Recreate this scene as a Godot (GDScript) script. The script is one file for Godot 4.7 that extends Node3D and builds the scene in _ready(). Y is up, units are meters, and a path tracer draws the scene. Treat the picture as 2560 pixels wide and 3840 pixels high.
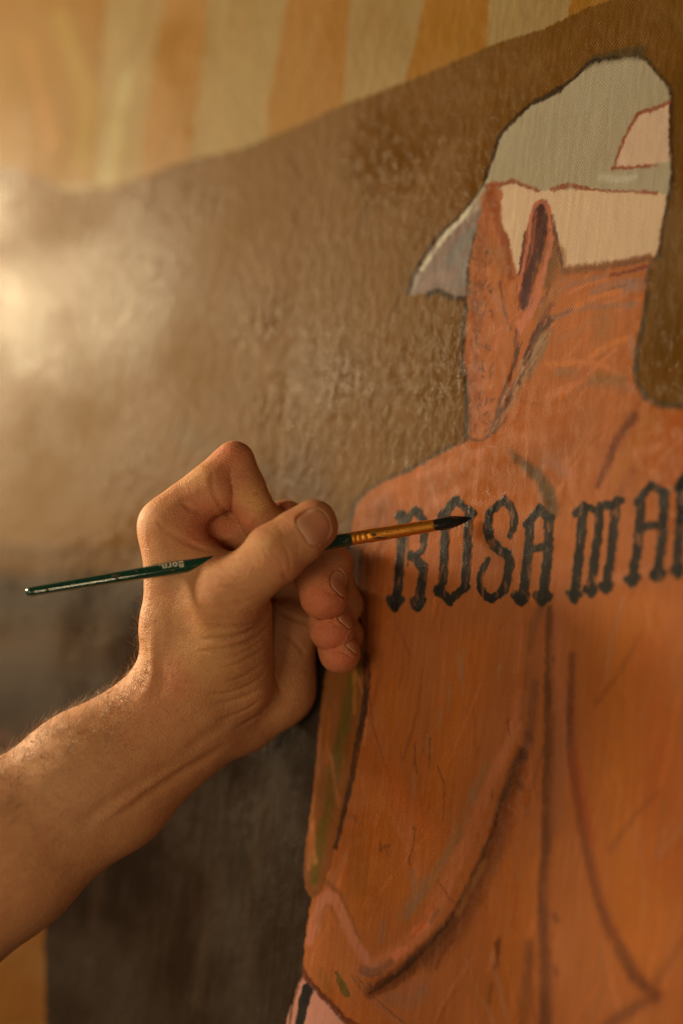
extends Node3D
# A left hand paints lettering on a large oil painting. World: the canvas lies in z = 0, x runs along it, y up, metres.
# Shapes below are given in millimetres in the same axes; the meshes are scaled to metres when they are committed.

const MM := 0.001
# canvas sheet, millimetres
const CX := [-430.0, -110.0, 125.0, 200.0]
const CU := [0, 752, 1927, 2048]
const Y0 := -300.0
const Y1 := 310.0
const TEX := 2048

func _ready() -> void:
	var cam := Camera3D.new()
	cam.name = "camera"
	var lens := CameraAttributesPhysical.new()
	lens.frustum_focal_length = 60.0
	lens.frustum_focus_distance = 0.745
	lens.frustum_near = 0.05
	lens.frustum_far = 20.0
	lens.exposure_aperture = 1.65
	cam.attributes = lens
	cam.fov = 32.996
	cam.near = 0.05
	cam.far = 20.0
	cam.transform = Transform3D(Basis(Vector3(0.81467, 0.11866, -0.56766), Vector3(-0.04515, 0.98885, 0.14191), Vector3(0.57817, -0.08999, 0.81094)), Vector3(0.3875, -0.0716, 0.6406))
	add_child(cam)
	cam.current = true

	var world := WorldEnvironment.new()
	world.name = "environment"
	var env := Environment.new()
	env.background_mode = Environment.BG_COLOR
	env.background_color = Color(0.05, 0.034, 0.018).linear_to_srgb()
	env.tonemap_mode = Environment.TONE_MAPPER_LINEAR
	env.tonemap_exposure = 0.89
	env.sdfgi_enabled = true
	env.ssao_enabled = true
	env.ssil_enabled = true
	world.environment = env
	add_child(world)

	# the warm lamp to the left, whose glare lies on the varnish, and the softer room light from the left front
	lamp("table_lamp_light", Vector3(-1.0219, 0.2889, 0.5695), 0.13, Color(1.0, 0.77, 0.45), 1.4)
	lamp("wall_lamp_light", Vector3(-1.0929, 0.1834, 0.0843), 0.06, Color(1.0, 0.76, 0.45), 1.4)
	panel("room_light", Vector3(0.0319, -0.1684, 0.9204), Vector3(-0.0510, -0.0230, 0.0215), Vector2(0.3, 0.3), Color(1.0, 0.73, 0.39), 0.30)
	panel("window_light", Vector3(0.4541, -0.3814, 0.7067), Vector3(-0.0510, -0.0230, 0.0215), Vector2(0.08, 0.08), Color(1.0, 0.75, 0.44), 0.085)

	painting()
	brush()
	hand()


func lamp(called: String, where: Vector3, size: float, tint: Color, energy: float) -> void:
	var l := OmniLight3D.new()
	l.name = called
	l.position = where
	l.light_size = size
	l.light_color = tint.linear_to_srgb()
	l.light_energy = energy
	l.omni_range = 6.0
	l.omni_attenuation = 2.0
	l.shadow_enabled = true
	add_child(l)


func panel(called: String, where: Vector3, towards: Vector3, size: Vector2, tint: Color, energy: float) -> void:
	var l := AreaLight3D.new()
	l.name = called
	l.area_size = size
	l.light_color = tint.linear_to_srgb()
	l.light_energy = energy
	l.area_range = 6.0
	l.shadow_enabled = true
	l.look_at_from_position(where, towards, Vector3.UP)
	add_child(l)


func part(called: String, mesh: Mesh, m: Material, parent: Node3D) -> MeshInstance3D:
	var o := MeshInstance3D.new()
	var n := 0
	while parent.has_node(called if n == 0 else "%s_%03d" % [called, n]):
		n += 1
	o.name = called if n == 0 else "%s_%03d" % [called, n]
	o.mesh = mesh
	o.material_override = m
	parent.add_child(o, true)
	return o


func thing(called: String, label: String, category: String, at := Transform3D.IDENTITY) -> Node3D:
	var o := Node3D.new()
	o.name = called
	o.transform = at
	o.set_meta("label", label)
	o.set_meta("category", category)
	add_child(o, true)
	return o


# ------------------------------------------------------------------ the painting

var tex := PackedInt32Array()      # 0xIIRRGGBB, I = kind of paint
var cover := PackedFloat32Array()
var col_mm := PackedFloat32Array()
var row_mm := PackedFloat32Array()
var lift := PackedFloat32Array()   # how high the paint stands
var thick := 0.0
var only := 0
var dry := PackedByteArray()       # where a drying brush skips

func to_px(x: float) -> float:
	for k in 3:
		if x < CX[k + 1] or k == 2:
			return CU[k] + (x - CX[k]) * (CU[k + 1] - CU[k]) / (CX[k + 1] - CX[k])
	return 0.0

func to_row(y: float) -> float:
	return (Y1 - y) * TEX / (Y1 - Y0)

func pack(r: int, g: int, b: int, kind: int) -> int:
	return kind << 24 | r << 16 | g << 8 | b

func points(flat: Array) -> PackedVector2Array:
	var p := PackedVector2Array()
	for i in range(0, flat.size(), 2):
		p.append(Vector2(flat[i], flat[i + 1]))
	return p

func smooth_line(p: PackedVector2Array, n: int, closed: bool) -> PackedVector2Array:
	var out := PackedVector2Array()
	var c := p.size()
	if c < 3:
		return p
	for i in (c if closed else c - 1):
		var a := p[posmod(i - 1, c) if closed else maxi(i - 1, 0)]
		var b := p[i]
		var d := p[(i + 1) % c]
		var e := p[(i + 2) % c if closed else mini(i + 2, c - 1)]
		for k in n:
			out.append(b.cubic_interpolate(d, a, e, float(k) / n))
	if not closed:
		out.append(p[c - 1])
	return out

func area(flat: Array, r: int, g: int, b: int, kind: int) -> void:
	var p := points(flat)
	var long := false
	for i in p.size():
		if p[i].distance_to(p[(i + 1) % p.size()]) > 120.0:
			long = true
	var q := p if long else smooth_line(p, 3, true)
	var v := pack(r, g, b, kind)
	var c := q.size()
	var px := PackedFloat32Array()
	var py := PackedFloat32Array()
	for i in c:
		px.append(to_px(q[i].x))
		py.append(to_row(q[i].y))
	for j in TEX:
		var y := j + 0.5
		var hits := PackedFloat32Array()
		for i in c:
			var k := i + 1 if i + 1 < c else 0
			if (py[i] <= y) != (py[k] <= y):
				hits.append(px[i] + (y - py[i]) / (py[k] - py[i]) * (px[k] - px[i]))
		hits.sort()
		for i in range(0, hits.size() - 1, 2):
			var from := clampi(roundi(hits[i]), 0, TEX)
			var till := clampi(roundi(hits[i + 1]), 0, TEX)
			for x in range(j * TEX + from, j * TEX + till):
				tex[x] = v

# one stroke of paint: width in mm at its two ends, softness 0 (hard edge) to 1 (feathered)
func stroke(flat: Array, w0: float, w1: float, r: int, g: int, b: int, a: float, soft: float, kind: int) -> void:
	var p := points(flat)
	var q := smooth_line(p, 3 if w0 < 12.0 else 1, false)
	var c := q.size()
	var lo_x := TEX
	var lo_y := TEX
	var hi_x := -1
	var hi_y := -1
	for i in c - 1:
		var s := q[i]
		var t := q[i + 1]
		var ra := lerpf(w0, w1, float(i) / (c - 1)) * 0.5
		var rb := lerpf(w0, w1, float(i + 1) / (c - 1)) * 0.5
		var reach := maxf(ra, rb) * (1.0 + soft * 0.4)
		var x0 := clampi(floori(to_px(minf(s.x, t.x) - reach)), 0, TEX)
		var x1 := clampi(ceili(to_px(maxf(s.x, t.x) + reach)), 0, TEX)
		var y0 := clampi(floori(to_row(maxf(s.y, t.y) + reach)), 0, TEX)
		var y1 := clampi(ceili(to_row(minf(s.y, t.y) - reach)), 0, TEX)
		if x0 >= x1 or y0 >= y1:
			continue
		lo_x = mini(lo_x, x0)
		lo_y = mini(lo_y, y0)
		hi_x = maxi(hi_x, x1)
		hi_y = maxi(hi_y, y1)
		var dx := t.x - s.x
		var dy := t.y - s.y
		var l2 := maxf(dx * dx + dy * dy, 0.0001)
		var dr := rb - ra
		var ends := ra * soft + 0.12
		for j in range(y0, y1):
			var ey := row_mm[j] - s.y
			var at := j * TEX
			var rr := 0.0
			for x in range(x0, x1):
				var ex := col_mm[x] - s.x
				var f := clampf((ex * dx + ey * dy) / l2, 0.0, 1.0)
				var gx := ex - dx * f
				var gy := ey - dy * f
				rr = ra + dr * f
				var v := (rr * (1.0 + soft * 0.4) - sqrt(gx * gx + gy * gy)) / (ends * 1.4)
				if v > cover[at + x]:
					cover[at + x] = v
	for j in range(lo_y, hi_y):
		for k in range(j * TEX + lo_x, j * TEX + hi_x):
			var v := cover[k]
			if v > 0.0:
				cover[k] = 0.0
				v = minf(v, 1.0)
				v = v * v * (3.0 - 2.0 * v) * a * (clampf((dry[k] - 70) * 0.014 + 0.62, 0.5, 1.0) if kind == 8 else clampf((dry[k] - 70) * 0.012 + 0.6, 0.55, 1.0))
				var o := tex[k]
				if only and o >> 24 != only:
					continue
				if thick != 0.0:
					lift[k] += (thick - lift[k]) * v
				var br := o >> 16 & 255
				var bg := o >> 8 & 255
				var bb := o & 255
				var id := o >> 24
				if kind > 0 and v > 0.5:
					id = kind
				tex[k] = id << 24 | int(br + (r - br) * v) << 16 | int(bg + (g - bg) * v) << 8 | int(bb + (b - bb) * v)

# loose brush marks over one kind of paint
func dabs(rng: RandomNumberGenerator, kind: int, count: int, x0: float, x1: float, y0: float, y1: float, angle: float, spread: float, l0: float, l1: float, w0: float, w1: float, a: float, colours: Array) -> void:
	only = kind
	for n in count:
		var p := Vector2(rng.randf_range(x0, x1), rng.randf_range(y0, y1))
		var t := deg_to_rad(angle + rng.randfn() * spread)
		var d := Vector2(cos(t), sin(t)) * rng.randf_range(l0, l1) * 0.5
		var side := d.orthogonal() * rng.randf_range(-0.12, 0.12)
		var c: Array = colours[rng.randi() % colours.size()]
		thick = rng.randf_range(-14.0, 14.0)
		var w := rng.randf_range(w0, w1)
		stroke([p.x - d.x, p.y - d.y, p.x + side.x, p.y + side.y, p.x + d.x, p.y + d.y], w, w * rng.randf_range(0.4, 1.0), c[0], c[1], c[2], a * rng.randf_range(0.5, 1.2), 0.7, 0)

func noise(seed_value: int, freq: float, octaves: int, w: int, h: int, kind := FastNoiseLite.TYPE_SIMPLEX_SMOOTH) -> PackedByteArray:
	var n := FastNoiseLite.new()
	n.seed = seed_value
	n.noise_type = kind
	n.frequency = freq
	n.fractal_octaves = octaves
	n.fractal_type = FastNoiseLite.FRACTAL_FBM if octaves > 1 else FastNoiseLite.FRACTAL_NONE
	var im := n.get_image(w, h)
	if w != TEX or h != TEX:
		im.resize(TEX, TEX, Image.INTERPOLATE_CUBIC)
	im.convert(Image.FORMAT_L8)
	return im.get_data()

func painting() -> void:
	tex.resize(TEX * TEX)
	cover.resize(TEX * TEX)
	col_mm.resize(TEX)
	row_mm.resize(TEX)
	lift.resize(TEX * TEX)
	for i in TEX:
		row_mm[i] = Y1 - (i + 0.5) * (Y1 - Y0) / TEX
		for k in 3:
			if i >= CU[k] and i < CU[k + 1]:
				col_mm[i] = CX[k] + (i + 0.5 - CU[k]) * (CX[k + 1] - CX[k]) / (CU[k + 1] - CU[k])
	dry = noise(61, 0.11, 4, 1024, 420)
	paint()
	var rng := RandomNumberGenerator.new()
	rng.seed = 77
	dabs(rng, 1, 420, -430, 200, -60, 300, 88, 24, 12, 46, 2.0, 5.5, 0.35, [[116, 83, 36], [94, 62, 22], [122, 92, 53], [104, 78, 42], [112, 76, 30]])
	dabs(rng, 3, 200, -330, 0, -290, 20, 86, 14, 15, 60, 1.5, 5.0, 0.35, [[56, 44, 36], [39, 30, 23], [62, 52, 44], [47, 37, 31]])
	dabs(rng, 4, 420, -90, 190, -290, 40, 86, 16, 10, 42, 0.8, 3.8, 0.55, [[198, 113, 49], [175, 90, 30], [196, 123, 86], [155, 82, 36], [178, 110, 67], [205, 128, 80], [153, 100, 64], [169, 120, 102], [137, 77, 39]])
	dabs(rng, 4, 160, -15, 120, 20, 190, 52, 26, 8, 26, 0.7, 2.6, 0.55, [[198, 113, 49], [175, 90, 30], [196, 123, 86], [155, 82, 36], [178, 110, 67], [205, 128, 80], [153, 100, 64], [169, 120, 102], [137, 77, 39]])
	dabs(rng, 5, 90, -10, 110, 120, 230, 70, 30, 8, 26, 1.0, 3.0, 0.4, [[168, 164, 146], [153, 144, 118], [175, 168, 146], [159, 159, 146]])
	dabs(rng, 6, 60, -10, 110, 80, 200, 60, 40, 5, 18, 0.8, 2.4, 0.4, [[211, 188, 175], [192, 167, 142], [202, 172, 154]])
	dabs(rng, 2, 160, -430, 120, 120, 300, 80, 12, 14, 50, 2.5, 7.0, 0.22, [[158, 136, 97], [151, 120, 72], [144, 130, 104], [158, 118, 61]])
	only = 0
	thick = 0.0
	details()
	cover.resize(0)

	# how each kind of paint was laid on: streaks, blotches, relief, gloss, and the under-colour that shows through
	#              none  field stripe dark  skin  cap   pale  -     ink   visor
	var streak := [0, 12, 6, 16, 7, 3, 4, 0, 10, 14]
	var blotch := [0, 30, 20, 36, 26, 10, 14, 0, 14, 36]
	var tint_r := [0, 120, 154, 62, 196, 166, 190, 0, 44, 144]
	var tint_g := [0, 92, 136, 51, 128, 164, 165, 0, 46, 138]
	var tint_b := [0, 50, 99, 42, 92, 146, 142, 0, 50, 140]
	var deep_r := [0, 88, 142, 33, 160, 155, 211, 0, 16, 107]
	var deep_g := [0, 58, 114, 24, 82, 144, 191, 0, 17, 92]
	var deep_b := [0, 19, 79, 21, 30, 118, 175, 0, 21, 88]
	var rise := [0, 30, 24, 26, 15, 12, 14, 0, 30, 26]
	var weave := [0, 22, 12, 22, 26, 14, 14, 0, 28, 18]
	var rough := [128, 92, 110, 92, 104, 110, 110, 128, 104, 110]
	var n_streak := noise(3, 0.16, 2, 1024, 96)
	var n_streak2 := noise(8, 0.30, 2, 2048, 200)
	var n_blotch := noise(5, 0.006, 4, 1024, 1024)
	var n_lump := noise(11, 0.10, 4, 1024, 640)
	var n_edge := noise(17, 0.06, 2, 2048, 2048)
	var n_grain := noise(23, 0.45, 1, 2048, 2048)
	var wx := PackedFloat32Array()
	var wy := PackedFloat32Array()
	for i in TEX:
		wx.append(sin(col_mm[i] * PI / 0.62 + 1.6 * sin(col_mm[i] * 0.21) + 0.9 * sin(col_mm[i] * 0.83)))
		wy.append(sin(row_mm[i] * PI / 0.75 + 1.6 * sin(row_mm[i] * 0.17) + 0.9 * sin(row_mm[i] * 0.71)))
	var colour := PackedByteArray()
	colour.resize(TEX * TEX * 3)
	var relief := PackedByteArray()
	relief.resize(TEX * TEX)
	var gloss := PackedByteArray()
	gloss.resize(TEX * TEX)
	var even := PackedInt32Array()     # the columns again, evenly spaced on the canvas
	for i in TEX:
		even.append(clampi(int((col_mm[i] - CX[0]) * TEX / (CX[3] - CX[0])), 0, TEX - 1))
	var k := 0
	for j in TEX:
		var wj := wy[j]
		var near := j > 6 and j < TEX - 7
		for i in TEX:
			var at := k
			if near and i > 6 and i < TEX - 7:
				at = k + ((n_edge[k] - 128) * 3 >> 7) + ((n_grain[k] - 128) * 4 >> 8) + ((n_edge[k ^ 1023] - 128) * 2 + (n_grain[k ^ 1023] - 128) * 2 >> 7) * TEX
			var c := tex[at]
			var id := c >> 24
			var e := j * TEX + even[i]
			var b := n_blotch[e] - 128
			var lump := n_lump[e] - 128
			var s: int = (n_streak[k] - 128) + ((n_streak2[k] - 128) * (140 - b * 2) >> 9)
			var g := n_grain[k] - 128
			var r := c >> 16 & 255
			var gr := c >> 8 & 255
			var bl := c & 255
			var m: int = (s * streak[id] + b * blotch[id] * 2 >> 6) + lump * streak[id] / 90
			if m > 0:
				m = mini(m, 150)
				r += (tint_r[id] - r) * m >> 8
				gr += (tint_g[id] - gr) * m >> 8
				bl += (tint_b[id] - bl) * m >> 8
			else:
				m = mini(-m, 150)
				r += (deep_r[id] - r) * m >> 8
				gr += (deep_g[id] - gr) * m >> 8
				bl += (deep_b[id] - bl) * m >> 8
			var f := 256 + (g * 14 + s * 5 >> 6)
			var t := k * 3
			colour[t] = clampi(r * f >> 8, 0, 255)
			colour[t + 1] = clampi(gr * f >> 8, 0, 255)
			colour[t + 2] = clampi(bl * f >> 8, 0, 255)
			var high: float = 110.0 + (lump * rise[id] + s * (rise[id] >> 4)) / 128.0 + wj * wx[i] * weave[id] * (n_lump[e ^ 512] + 40) / 190.0 + g * 0.12
			high += lift[at]
			if id == 8:
				high += 12.0
			relief[k] = clampi(int(high), 0, 255)
			gloss[k] = clampi(rough[id] + (b >> 1) + (s >> 3) - (lump >> 3), 40, 255)
			k += 1
	tex.resize(0)
	lift.resize(0)
	var m := StandardMaterial3D.new()
	m.resource_name = "oil_paint_on_canvas"
	m.albedo_texture = ImageTexture.create_from_image(Image.create_from_data(TEX, TEX, false, Image.FORMAT_RGB8, colour))
	m.roughness = 1.0
	m.roughness_texture = ImageTexture.create_from_image(Image.create_from_data(TEX, TEX, false, Image.FORMAT_L8, gloss))
	m.heightmap_enabled = true
	m.heightmap_texture = ImageTexture.create_from_image(Image.create_from_data(TEX, TEX, false, Image.FORMAT_L8, relief))
	m.heightmap_scale = 0.078
	m.metallic_specular = 0.32

	var o := thing("oil_painting", "large oil painting of a capped figure in an orange shirt with black lettering", "painting", Transform3D(Basis.IDENTITY, Vector3(-0.115, Y0 * MM, 0)))
	var st := SurfaceTool.new()
	st.begin(Mesh.PRIMITIVE_TRIANGLES)
	for n in 3:
		var a: float = CX[n] + 115.0
		var b: float = CX[n + 1] + 115.0
		var u := float(CU[n]) / TEX
		var v := float(CU[n + 1]) / TEX
		quad(st, Vector3(a, Y1 - Y0, 0) * MM, Vector3(b, Y1 - Y0, 0) * MM, Vector3(b, 0, 0) * MM, Vector3(a, 0, 0) * MM, u, v)
	part("painted_canvas", st.commit(), m, o)
	var raw := StandardMaterial3D.new()
	raw.resource_name = "raw_canvas"
	raw.albedo_color = Color(0.55, 0.48, 0.38).linear_to_srgb()
	raw.roughness = 0.9
	st = SurfaceTool.new()
	st.begin(Mesh.PRIMITIVE_TRIANGLES)
	var x0: float = (CX[0] + 115.0) * MM
	var x1: float = (CX[3] + 115.0) * MM
	var h := (Y1 - Y0) * MM
	for w in [[Vector3(x0, 0, 0), Vector3(x0, h, 0)], [Vector3(x0, h, 0), Vector3(x1, h, 0)], [Vector3(x1, h, 0), Vector3(x1, 0, 0)], [Vector3(x1, 0, 0), Vector3(x0, 0, 0)]]:
		var back := Vector3(0, 0, -0.02)
		quad(st, w[0] + back, w[1] + back, w[1], w[0], 0, 1)
	quad(st, Vector3(x1, h, -0.02), Vector3(x0, h, -0.02), Vector3(x0, 0, -0.02), Vector3(x1, 0, -0.02), 0, 1)
	part("canvas_edge", st.commit(), raw, o)

func quad(st: SurfaceTool, a: Vector3, b: Vector3, c: Vector3, d: Vector3, u: float, v: float) -> void:
	var n := (c - a).cross(b - a).normalized()
	for q in [[a, u, 0], [b, v, 0], [c, v, 1], [a, u, 0], [c, v, 1], [d, u, 1]]:
		st.set_normal(n)
		st.set_uv(Vector2(q[1], q[2]))
		st.add_vertex(q[0])

func paint() -> void:
	area([-584.3, 458, -523.9, 201.4, -349.1, 185.6, -316.8, 179.5, -295.5, 173.1, -274.1, 163.2, -242.6, 163.6, -218.9, 167.8, -193.4, 174, -154.5, 177.8, -133.7, 183.8, -106, 192.2, -86.4, 196.8, -57.8, 203.4, -28.3, 211.7, -12.9, 216, 8.9, 219.5, 27.4, 226.1, 39.8, 228.4, 59.3, 237.5, 95.2, 268.2, 90.2, 316.9], 149, 128, 89, 2)  # stripe ground
	area([-421.9, 396.8, -406.1, 286.9, -394.3, 176.1, -254, 166.7, -262.7, 268.1, -274.7, 368.3], 140, 104, 51, 2)  # band
	area([-227.3, 359.1, -221, 262.6, -220.8, 164.5, -191.5, 162.5, -190.6, 258.6, -195.8, 353], 151, 112, 59, 2)  # band
	area([-145.3, 343.3, -139.3, 251.9, -141, 178.9, -99.7, 175.6, -101.2, 246.9, -108.7, 336.2], 148, 105, 46, 2)  # band
	area([-62, 327.1, -56.9, 241.1, -61.3, 193.3, -23.1, 189.7, -21.9, 236.5, -28.2, 320.6], 145, 101, 31, 2)  # band
	area([14.6, 312.3, 20.5, 231, 16.8, 207.6, 41.5, 204.8, 44, 227.9, 38, 307.8], 144, 101, 34, 2)  # band
	area([73.9, 300.8, 78.7, 223.3, 75.2, 201, 108.2, 197.3, 111.6, 219, 107.4, 294.4], 144, 101, 34, 2)  # band
	area([-523.5, 199.7, -349.1, 185.6, -316.8, 179.5, -295.5, 173.1, -274.1, 163.2, -242.6, 163.6, -218.9, 167.8, -193.4, 174, -154.5, 177.8, -133.7, 183.8, -106, 192.2, -86.4, 196.8, -57.8, 203.4, -28.3, 211.7, -12.9, 216, 8.9, 219.5, 27.4, 226.1, 39.8, 228.4, 59.3, 237.5, 95.2, 268.2, 150.1, 268, 199.6, -271.7, -371.9, -444.1], 108, 74, 25, 1)  # brown field
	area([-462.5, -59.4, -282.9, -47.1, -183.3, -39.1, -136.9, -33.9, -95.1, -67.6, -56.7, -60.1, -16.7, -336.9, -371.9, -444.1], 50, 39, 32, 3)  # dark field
	area([-424.3, -221.4, -259.7, -198.9, -233, -207.4, -220.6, -211.6, -213.5, -240.1, -207.2, -270.4, -194.9, -329.6, -387, -379.8], 125, 82, 36, 2)  # low band
	area([-424.3, -221.4, -272.1, -200.9, -256.3, -248.6, -236.8, -340.6, -387, -379.8], 115, 88, 54, 2)  # low band
	stroke([-295.7, 262.5, -267.6, 215.5, -263.8, 176.9], 17, 17, 164, 149, 82, 0.5, 1, 0)
	stroke([-320.2, 250.5, -288.9, 190.8], 11.3, 11.3, 179, 127, 76, 0.5, 1, 0)
	stroke([-241, 224.8, -243.8, 170.7], 11.3, 15.1, 177, 173, 133, 0.6, 1, 0)
	stroke([-280.5, -125.8, -260.8, -127.9, -245.9, -139.4], 9.4, 11.3, 120, 74, 73, 0.8, 0.8, 0)
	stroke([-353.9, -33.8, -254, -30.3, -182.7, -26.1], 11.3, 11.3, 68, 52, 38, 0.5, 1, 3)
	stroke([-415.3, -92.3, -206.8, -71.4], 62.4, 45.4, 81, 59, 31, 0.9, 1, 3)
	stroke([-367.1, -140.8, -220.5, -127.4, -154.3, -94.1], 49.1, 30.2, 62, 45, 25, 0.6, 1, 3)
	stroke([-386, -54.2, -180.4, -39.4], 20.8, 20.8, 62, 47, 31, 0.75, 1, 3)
	stroke([-275.7, -84.3, -186.3, -71.7], 17, 17, 77, 61, 55, 0.3, 1, 0)
	stroke([-170, 33.1, -118.5, 17.3, -81.4, 8.3], 15.1, 11.3, 97, 83, 76, 0.45, 1, 0)
	stroke([-206.9, 184.2, -225, 150.8], 9.4, 11.3, 127, 95, 55, 0.35, 1, 0)
	stroke([-159.2, 138.2, -127.7, 110.7], 9.4, 11.3, 127, 95, 55, 0.35, 1, 0)
	stroke([-117.7, 183.5, -98.2, 156.3], 9.4, 11.3, 127, 95, 55, 0.35, 1, 0)
	stroke([-62.7, 116.7, -67.8, 84], 9.4, 11.3, 127, 95, 55, 0.35, 1, 0)
	stroke([-38, 75.5, -40.6, 43.6], 9.4, 11.3, 127, 95, 55, 0.35, 1, 0)
	stroke([-139.8, 85.1, -113.9, 55.2], 9.4, 11.3, 127, 95, 55, 0.35, 1, 0)
	stroke([-32.1, 170.1, -60.1, 133.1], 9.4, 11.3, 127, 95, 55, 0.35, 1, 0)
	stroke([20.7, 211.1, -16.2, 189], 9.4, 11.3, 127, 95, 55, 0.35, 1, 0)
	stroke([-185, -161.1, -188, -224.6], 11.3, 11.3, 92, 76, 64, 0.3, 1, 0)
	stroke([-114.8, -170.7, -118, -231], 11.3, 11.3, 92, 76, 64, 0.3, 1, 0)
	stroke([-94.4, -137.6, -92.2, -216], 11.3, 11.3, 92, 76, 64, 0.3, 1, 0)
	stroke([73.9, 186, 77.2, 129.7, 81.3, 74.4], 13.2, 13.2, 92, 71, 40, 0.5, 1, 0)
	stroke([61, 221.8, 75.6, 212.3, 92.6, 184.2], 11.3, 11.3, 123, 95, 55, 0.5, 1, 0)
	area([-13.3, 148.6, -14.6, 132.7, -15.3, 122.8, -16.2, 111.9, -15.2, 99, -14.9, 85.1, -14.5, 75.3, -12.6, 65.5, -9.3, 55.7, -8.2, 46, -7.4, 36.3, -15.4, 30.7, -22.2, 27.2, -35, 20, -48.3, 14.6, -57.1, 9.3, -62.2, 3, -63.3, -5, -62.3, -17, -61, -30.8, -65.3, -51, -67.6, -74.9, -67.7, -92.7, -66.9, -114.2, -66.8, -139.5, -67.1, -155.1, -64.9, -168.3, -60.7, -173.8, -61.2, -185, -61.4, -196.5, -60.5, -206.8, -59.7, -219, -55.9, -228.1, -41.9, -289.7, 195.6, -227.7, 170.4, 46.5, 93.2, 49.9, 84.9, 50.4, 77.8, 53.4, 72, 58.3, 69.8, 65.3, 70, 74.5, 70.3, 81.8, 70.8, 90.1, 71.2, 100.3, 71.2, 109.2, 75, 114.2, 75.7, 142.8, 48.8, 150.2, 6.1, 153.2], 166, 97, 52, 4)  # figure
	stroke([-30.3, -80.8, -27, -137.5, -39.8, -177.3], 28.4, 28.4, 175, 100, 37, 0.9, 1, 0)  # torso strokes brightened in colour for the stronger light low on the figure
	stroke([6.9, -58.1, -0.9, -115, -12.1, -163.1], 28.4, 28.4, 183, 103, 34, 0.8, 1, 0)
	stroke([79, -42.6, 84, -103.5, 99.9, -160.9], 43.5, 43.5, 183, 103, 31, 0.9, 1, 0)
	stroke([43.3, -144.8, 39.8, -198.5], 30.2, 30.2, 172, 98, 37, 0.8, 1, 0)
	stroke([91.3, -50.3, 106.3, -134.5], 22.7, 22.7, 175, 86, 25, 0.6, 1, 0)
	stroke([-20, 10.7, 11.9, 21.4, 42.5, 29.8], 22.7, 22.7, 146, 88, 52, 0.75, 1, 0)  # shoulder stroke darkened in colour for the weaker light up there
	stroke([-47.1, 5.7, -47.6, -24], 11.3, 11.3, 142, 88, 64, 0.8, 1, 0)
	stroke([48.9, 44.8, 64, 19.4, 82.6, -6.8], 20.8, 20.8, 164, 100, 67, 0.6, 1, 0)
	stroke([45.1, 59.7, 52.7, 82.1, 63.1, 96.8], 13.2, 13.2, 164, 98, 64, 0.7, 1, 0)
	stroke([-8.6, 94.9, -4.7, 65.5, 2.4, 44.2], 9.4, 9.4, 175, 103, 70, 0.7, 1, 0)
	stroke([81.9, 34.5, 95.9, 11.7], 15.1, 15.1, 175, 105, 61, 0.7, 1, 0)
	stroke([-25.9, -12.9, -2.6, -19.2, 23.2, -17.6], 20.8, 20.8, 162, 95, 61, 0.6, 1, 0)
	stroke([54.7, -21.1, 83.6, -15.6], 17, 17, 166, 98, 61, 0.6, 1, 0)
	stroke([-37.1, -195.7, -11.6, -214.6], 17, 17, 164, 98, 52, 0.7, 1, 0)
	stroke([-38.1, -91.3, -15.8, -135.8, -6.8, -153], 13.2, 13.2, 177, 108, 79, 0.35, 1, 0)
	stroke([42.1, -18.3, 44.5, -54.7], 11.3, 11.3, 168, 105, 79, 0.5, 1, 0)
	area([-62.1, -13, -61, -30.8, -64.8, -50.9, -67.6, -74.9, -67.7, -92.7, -66.9, -114.2, -66.8, -139.5, -67.1, -155.1, -64.9, -168.3, -60.7, -173.8, -55.2, -168.6, -52.3, -152.8, -48.5, -133, -46.7, -109.7, -45.7, -90.2, -46.1, -74.7, -49.1, -43.8, -53.8, -20.4], 130, 80, 39, 4)  # arm
	only = 4
	stroke([-52.8, -65, -52.2, -79.2, -54.9, -105.6, -57.6, -129.6, -59.5, -148.7, -60.7, -165.4], 9.1, 6.8, 94, 81, 28, 0.85, 0.6, 0)
	only = 0
	stroke([-66.9, -98.7, -65.4, -136.6, -63.8, -161.2], 2.6, 3.4, 175, 110, 76, 0.6, 0.6, 0)
	stroke([-63, -17, -55.6, -24.5, -52.5, -36.1], 6.4, 5.7, 123, 93, 73, 0.6, 0.7, 0)
	area([-13.2, 150, -11.9, 157.3, -9.4, 164, -9.1, 169.9, -5.3, 174.5, 0.6, 179.8, 6.4, 185.2, 13.5, 188.4, 19.7, 190.2, 24.5, 193.6, 29.4, 197, 33, 200.9, 38.1, 201.8, 45.2, 201.7, 53.3, 201.7, 56.9, 201.1, 60.7, 198.4, 65.2, 193.2, 70.7, 187.5, 72.8, 183.5, 73.1, 177, 73.6, 170.5, 74.7, 160.2, 76.5, 152.7, 76.8, 145.4, 76.1, 139, 57.4, 139.2, 26.5, 142.1, 0.4, 146.6, -8.4, 147.2], 162, 156, 143, 5)  # cap
	area([-3.9, 148.4, 1.2, 149, 7.9, 147.1, 14.6, 145.1, 22, 145.4, 27.2, 144.9, 36.6, 144.3, 49, 142.6, 57.1, 141.9, 65.1, 141.1, 75, 140, 76.1, 138.6, 75.2, 129, 74.6, 121.7, 74.8, 114.2, 70.2, 113.7, 60.5, 112.2, 50.7, 111.2, 40.7, 110.4, 31.4, 110.1, 29.9, 114.4, 27, 121.2, 24.7, 127, 23, 132.8, 21.8, 136.7, 19.4, 140.1, 16.1, 141.5, 13.2, 139.1, 11.7, 134.4, 11.2, 129.6, 10.4, 122.9, 10.1, 117.1, 9.3, 110.5, 7.6, 107.2, 5.6, 109.6, 4.9, 115.4, 2.8, 123.2, 0.7, 127.2, -2.5, 131.3, -4.1, 135.2, -3.8, 141.1, -2.6, 144.9], 202, 179, 160, 6)  # neck beige
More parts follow.
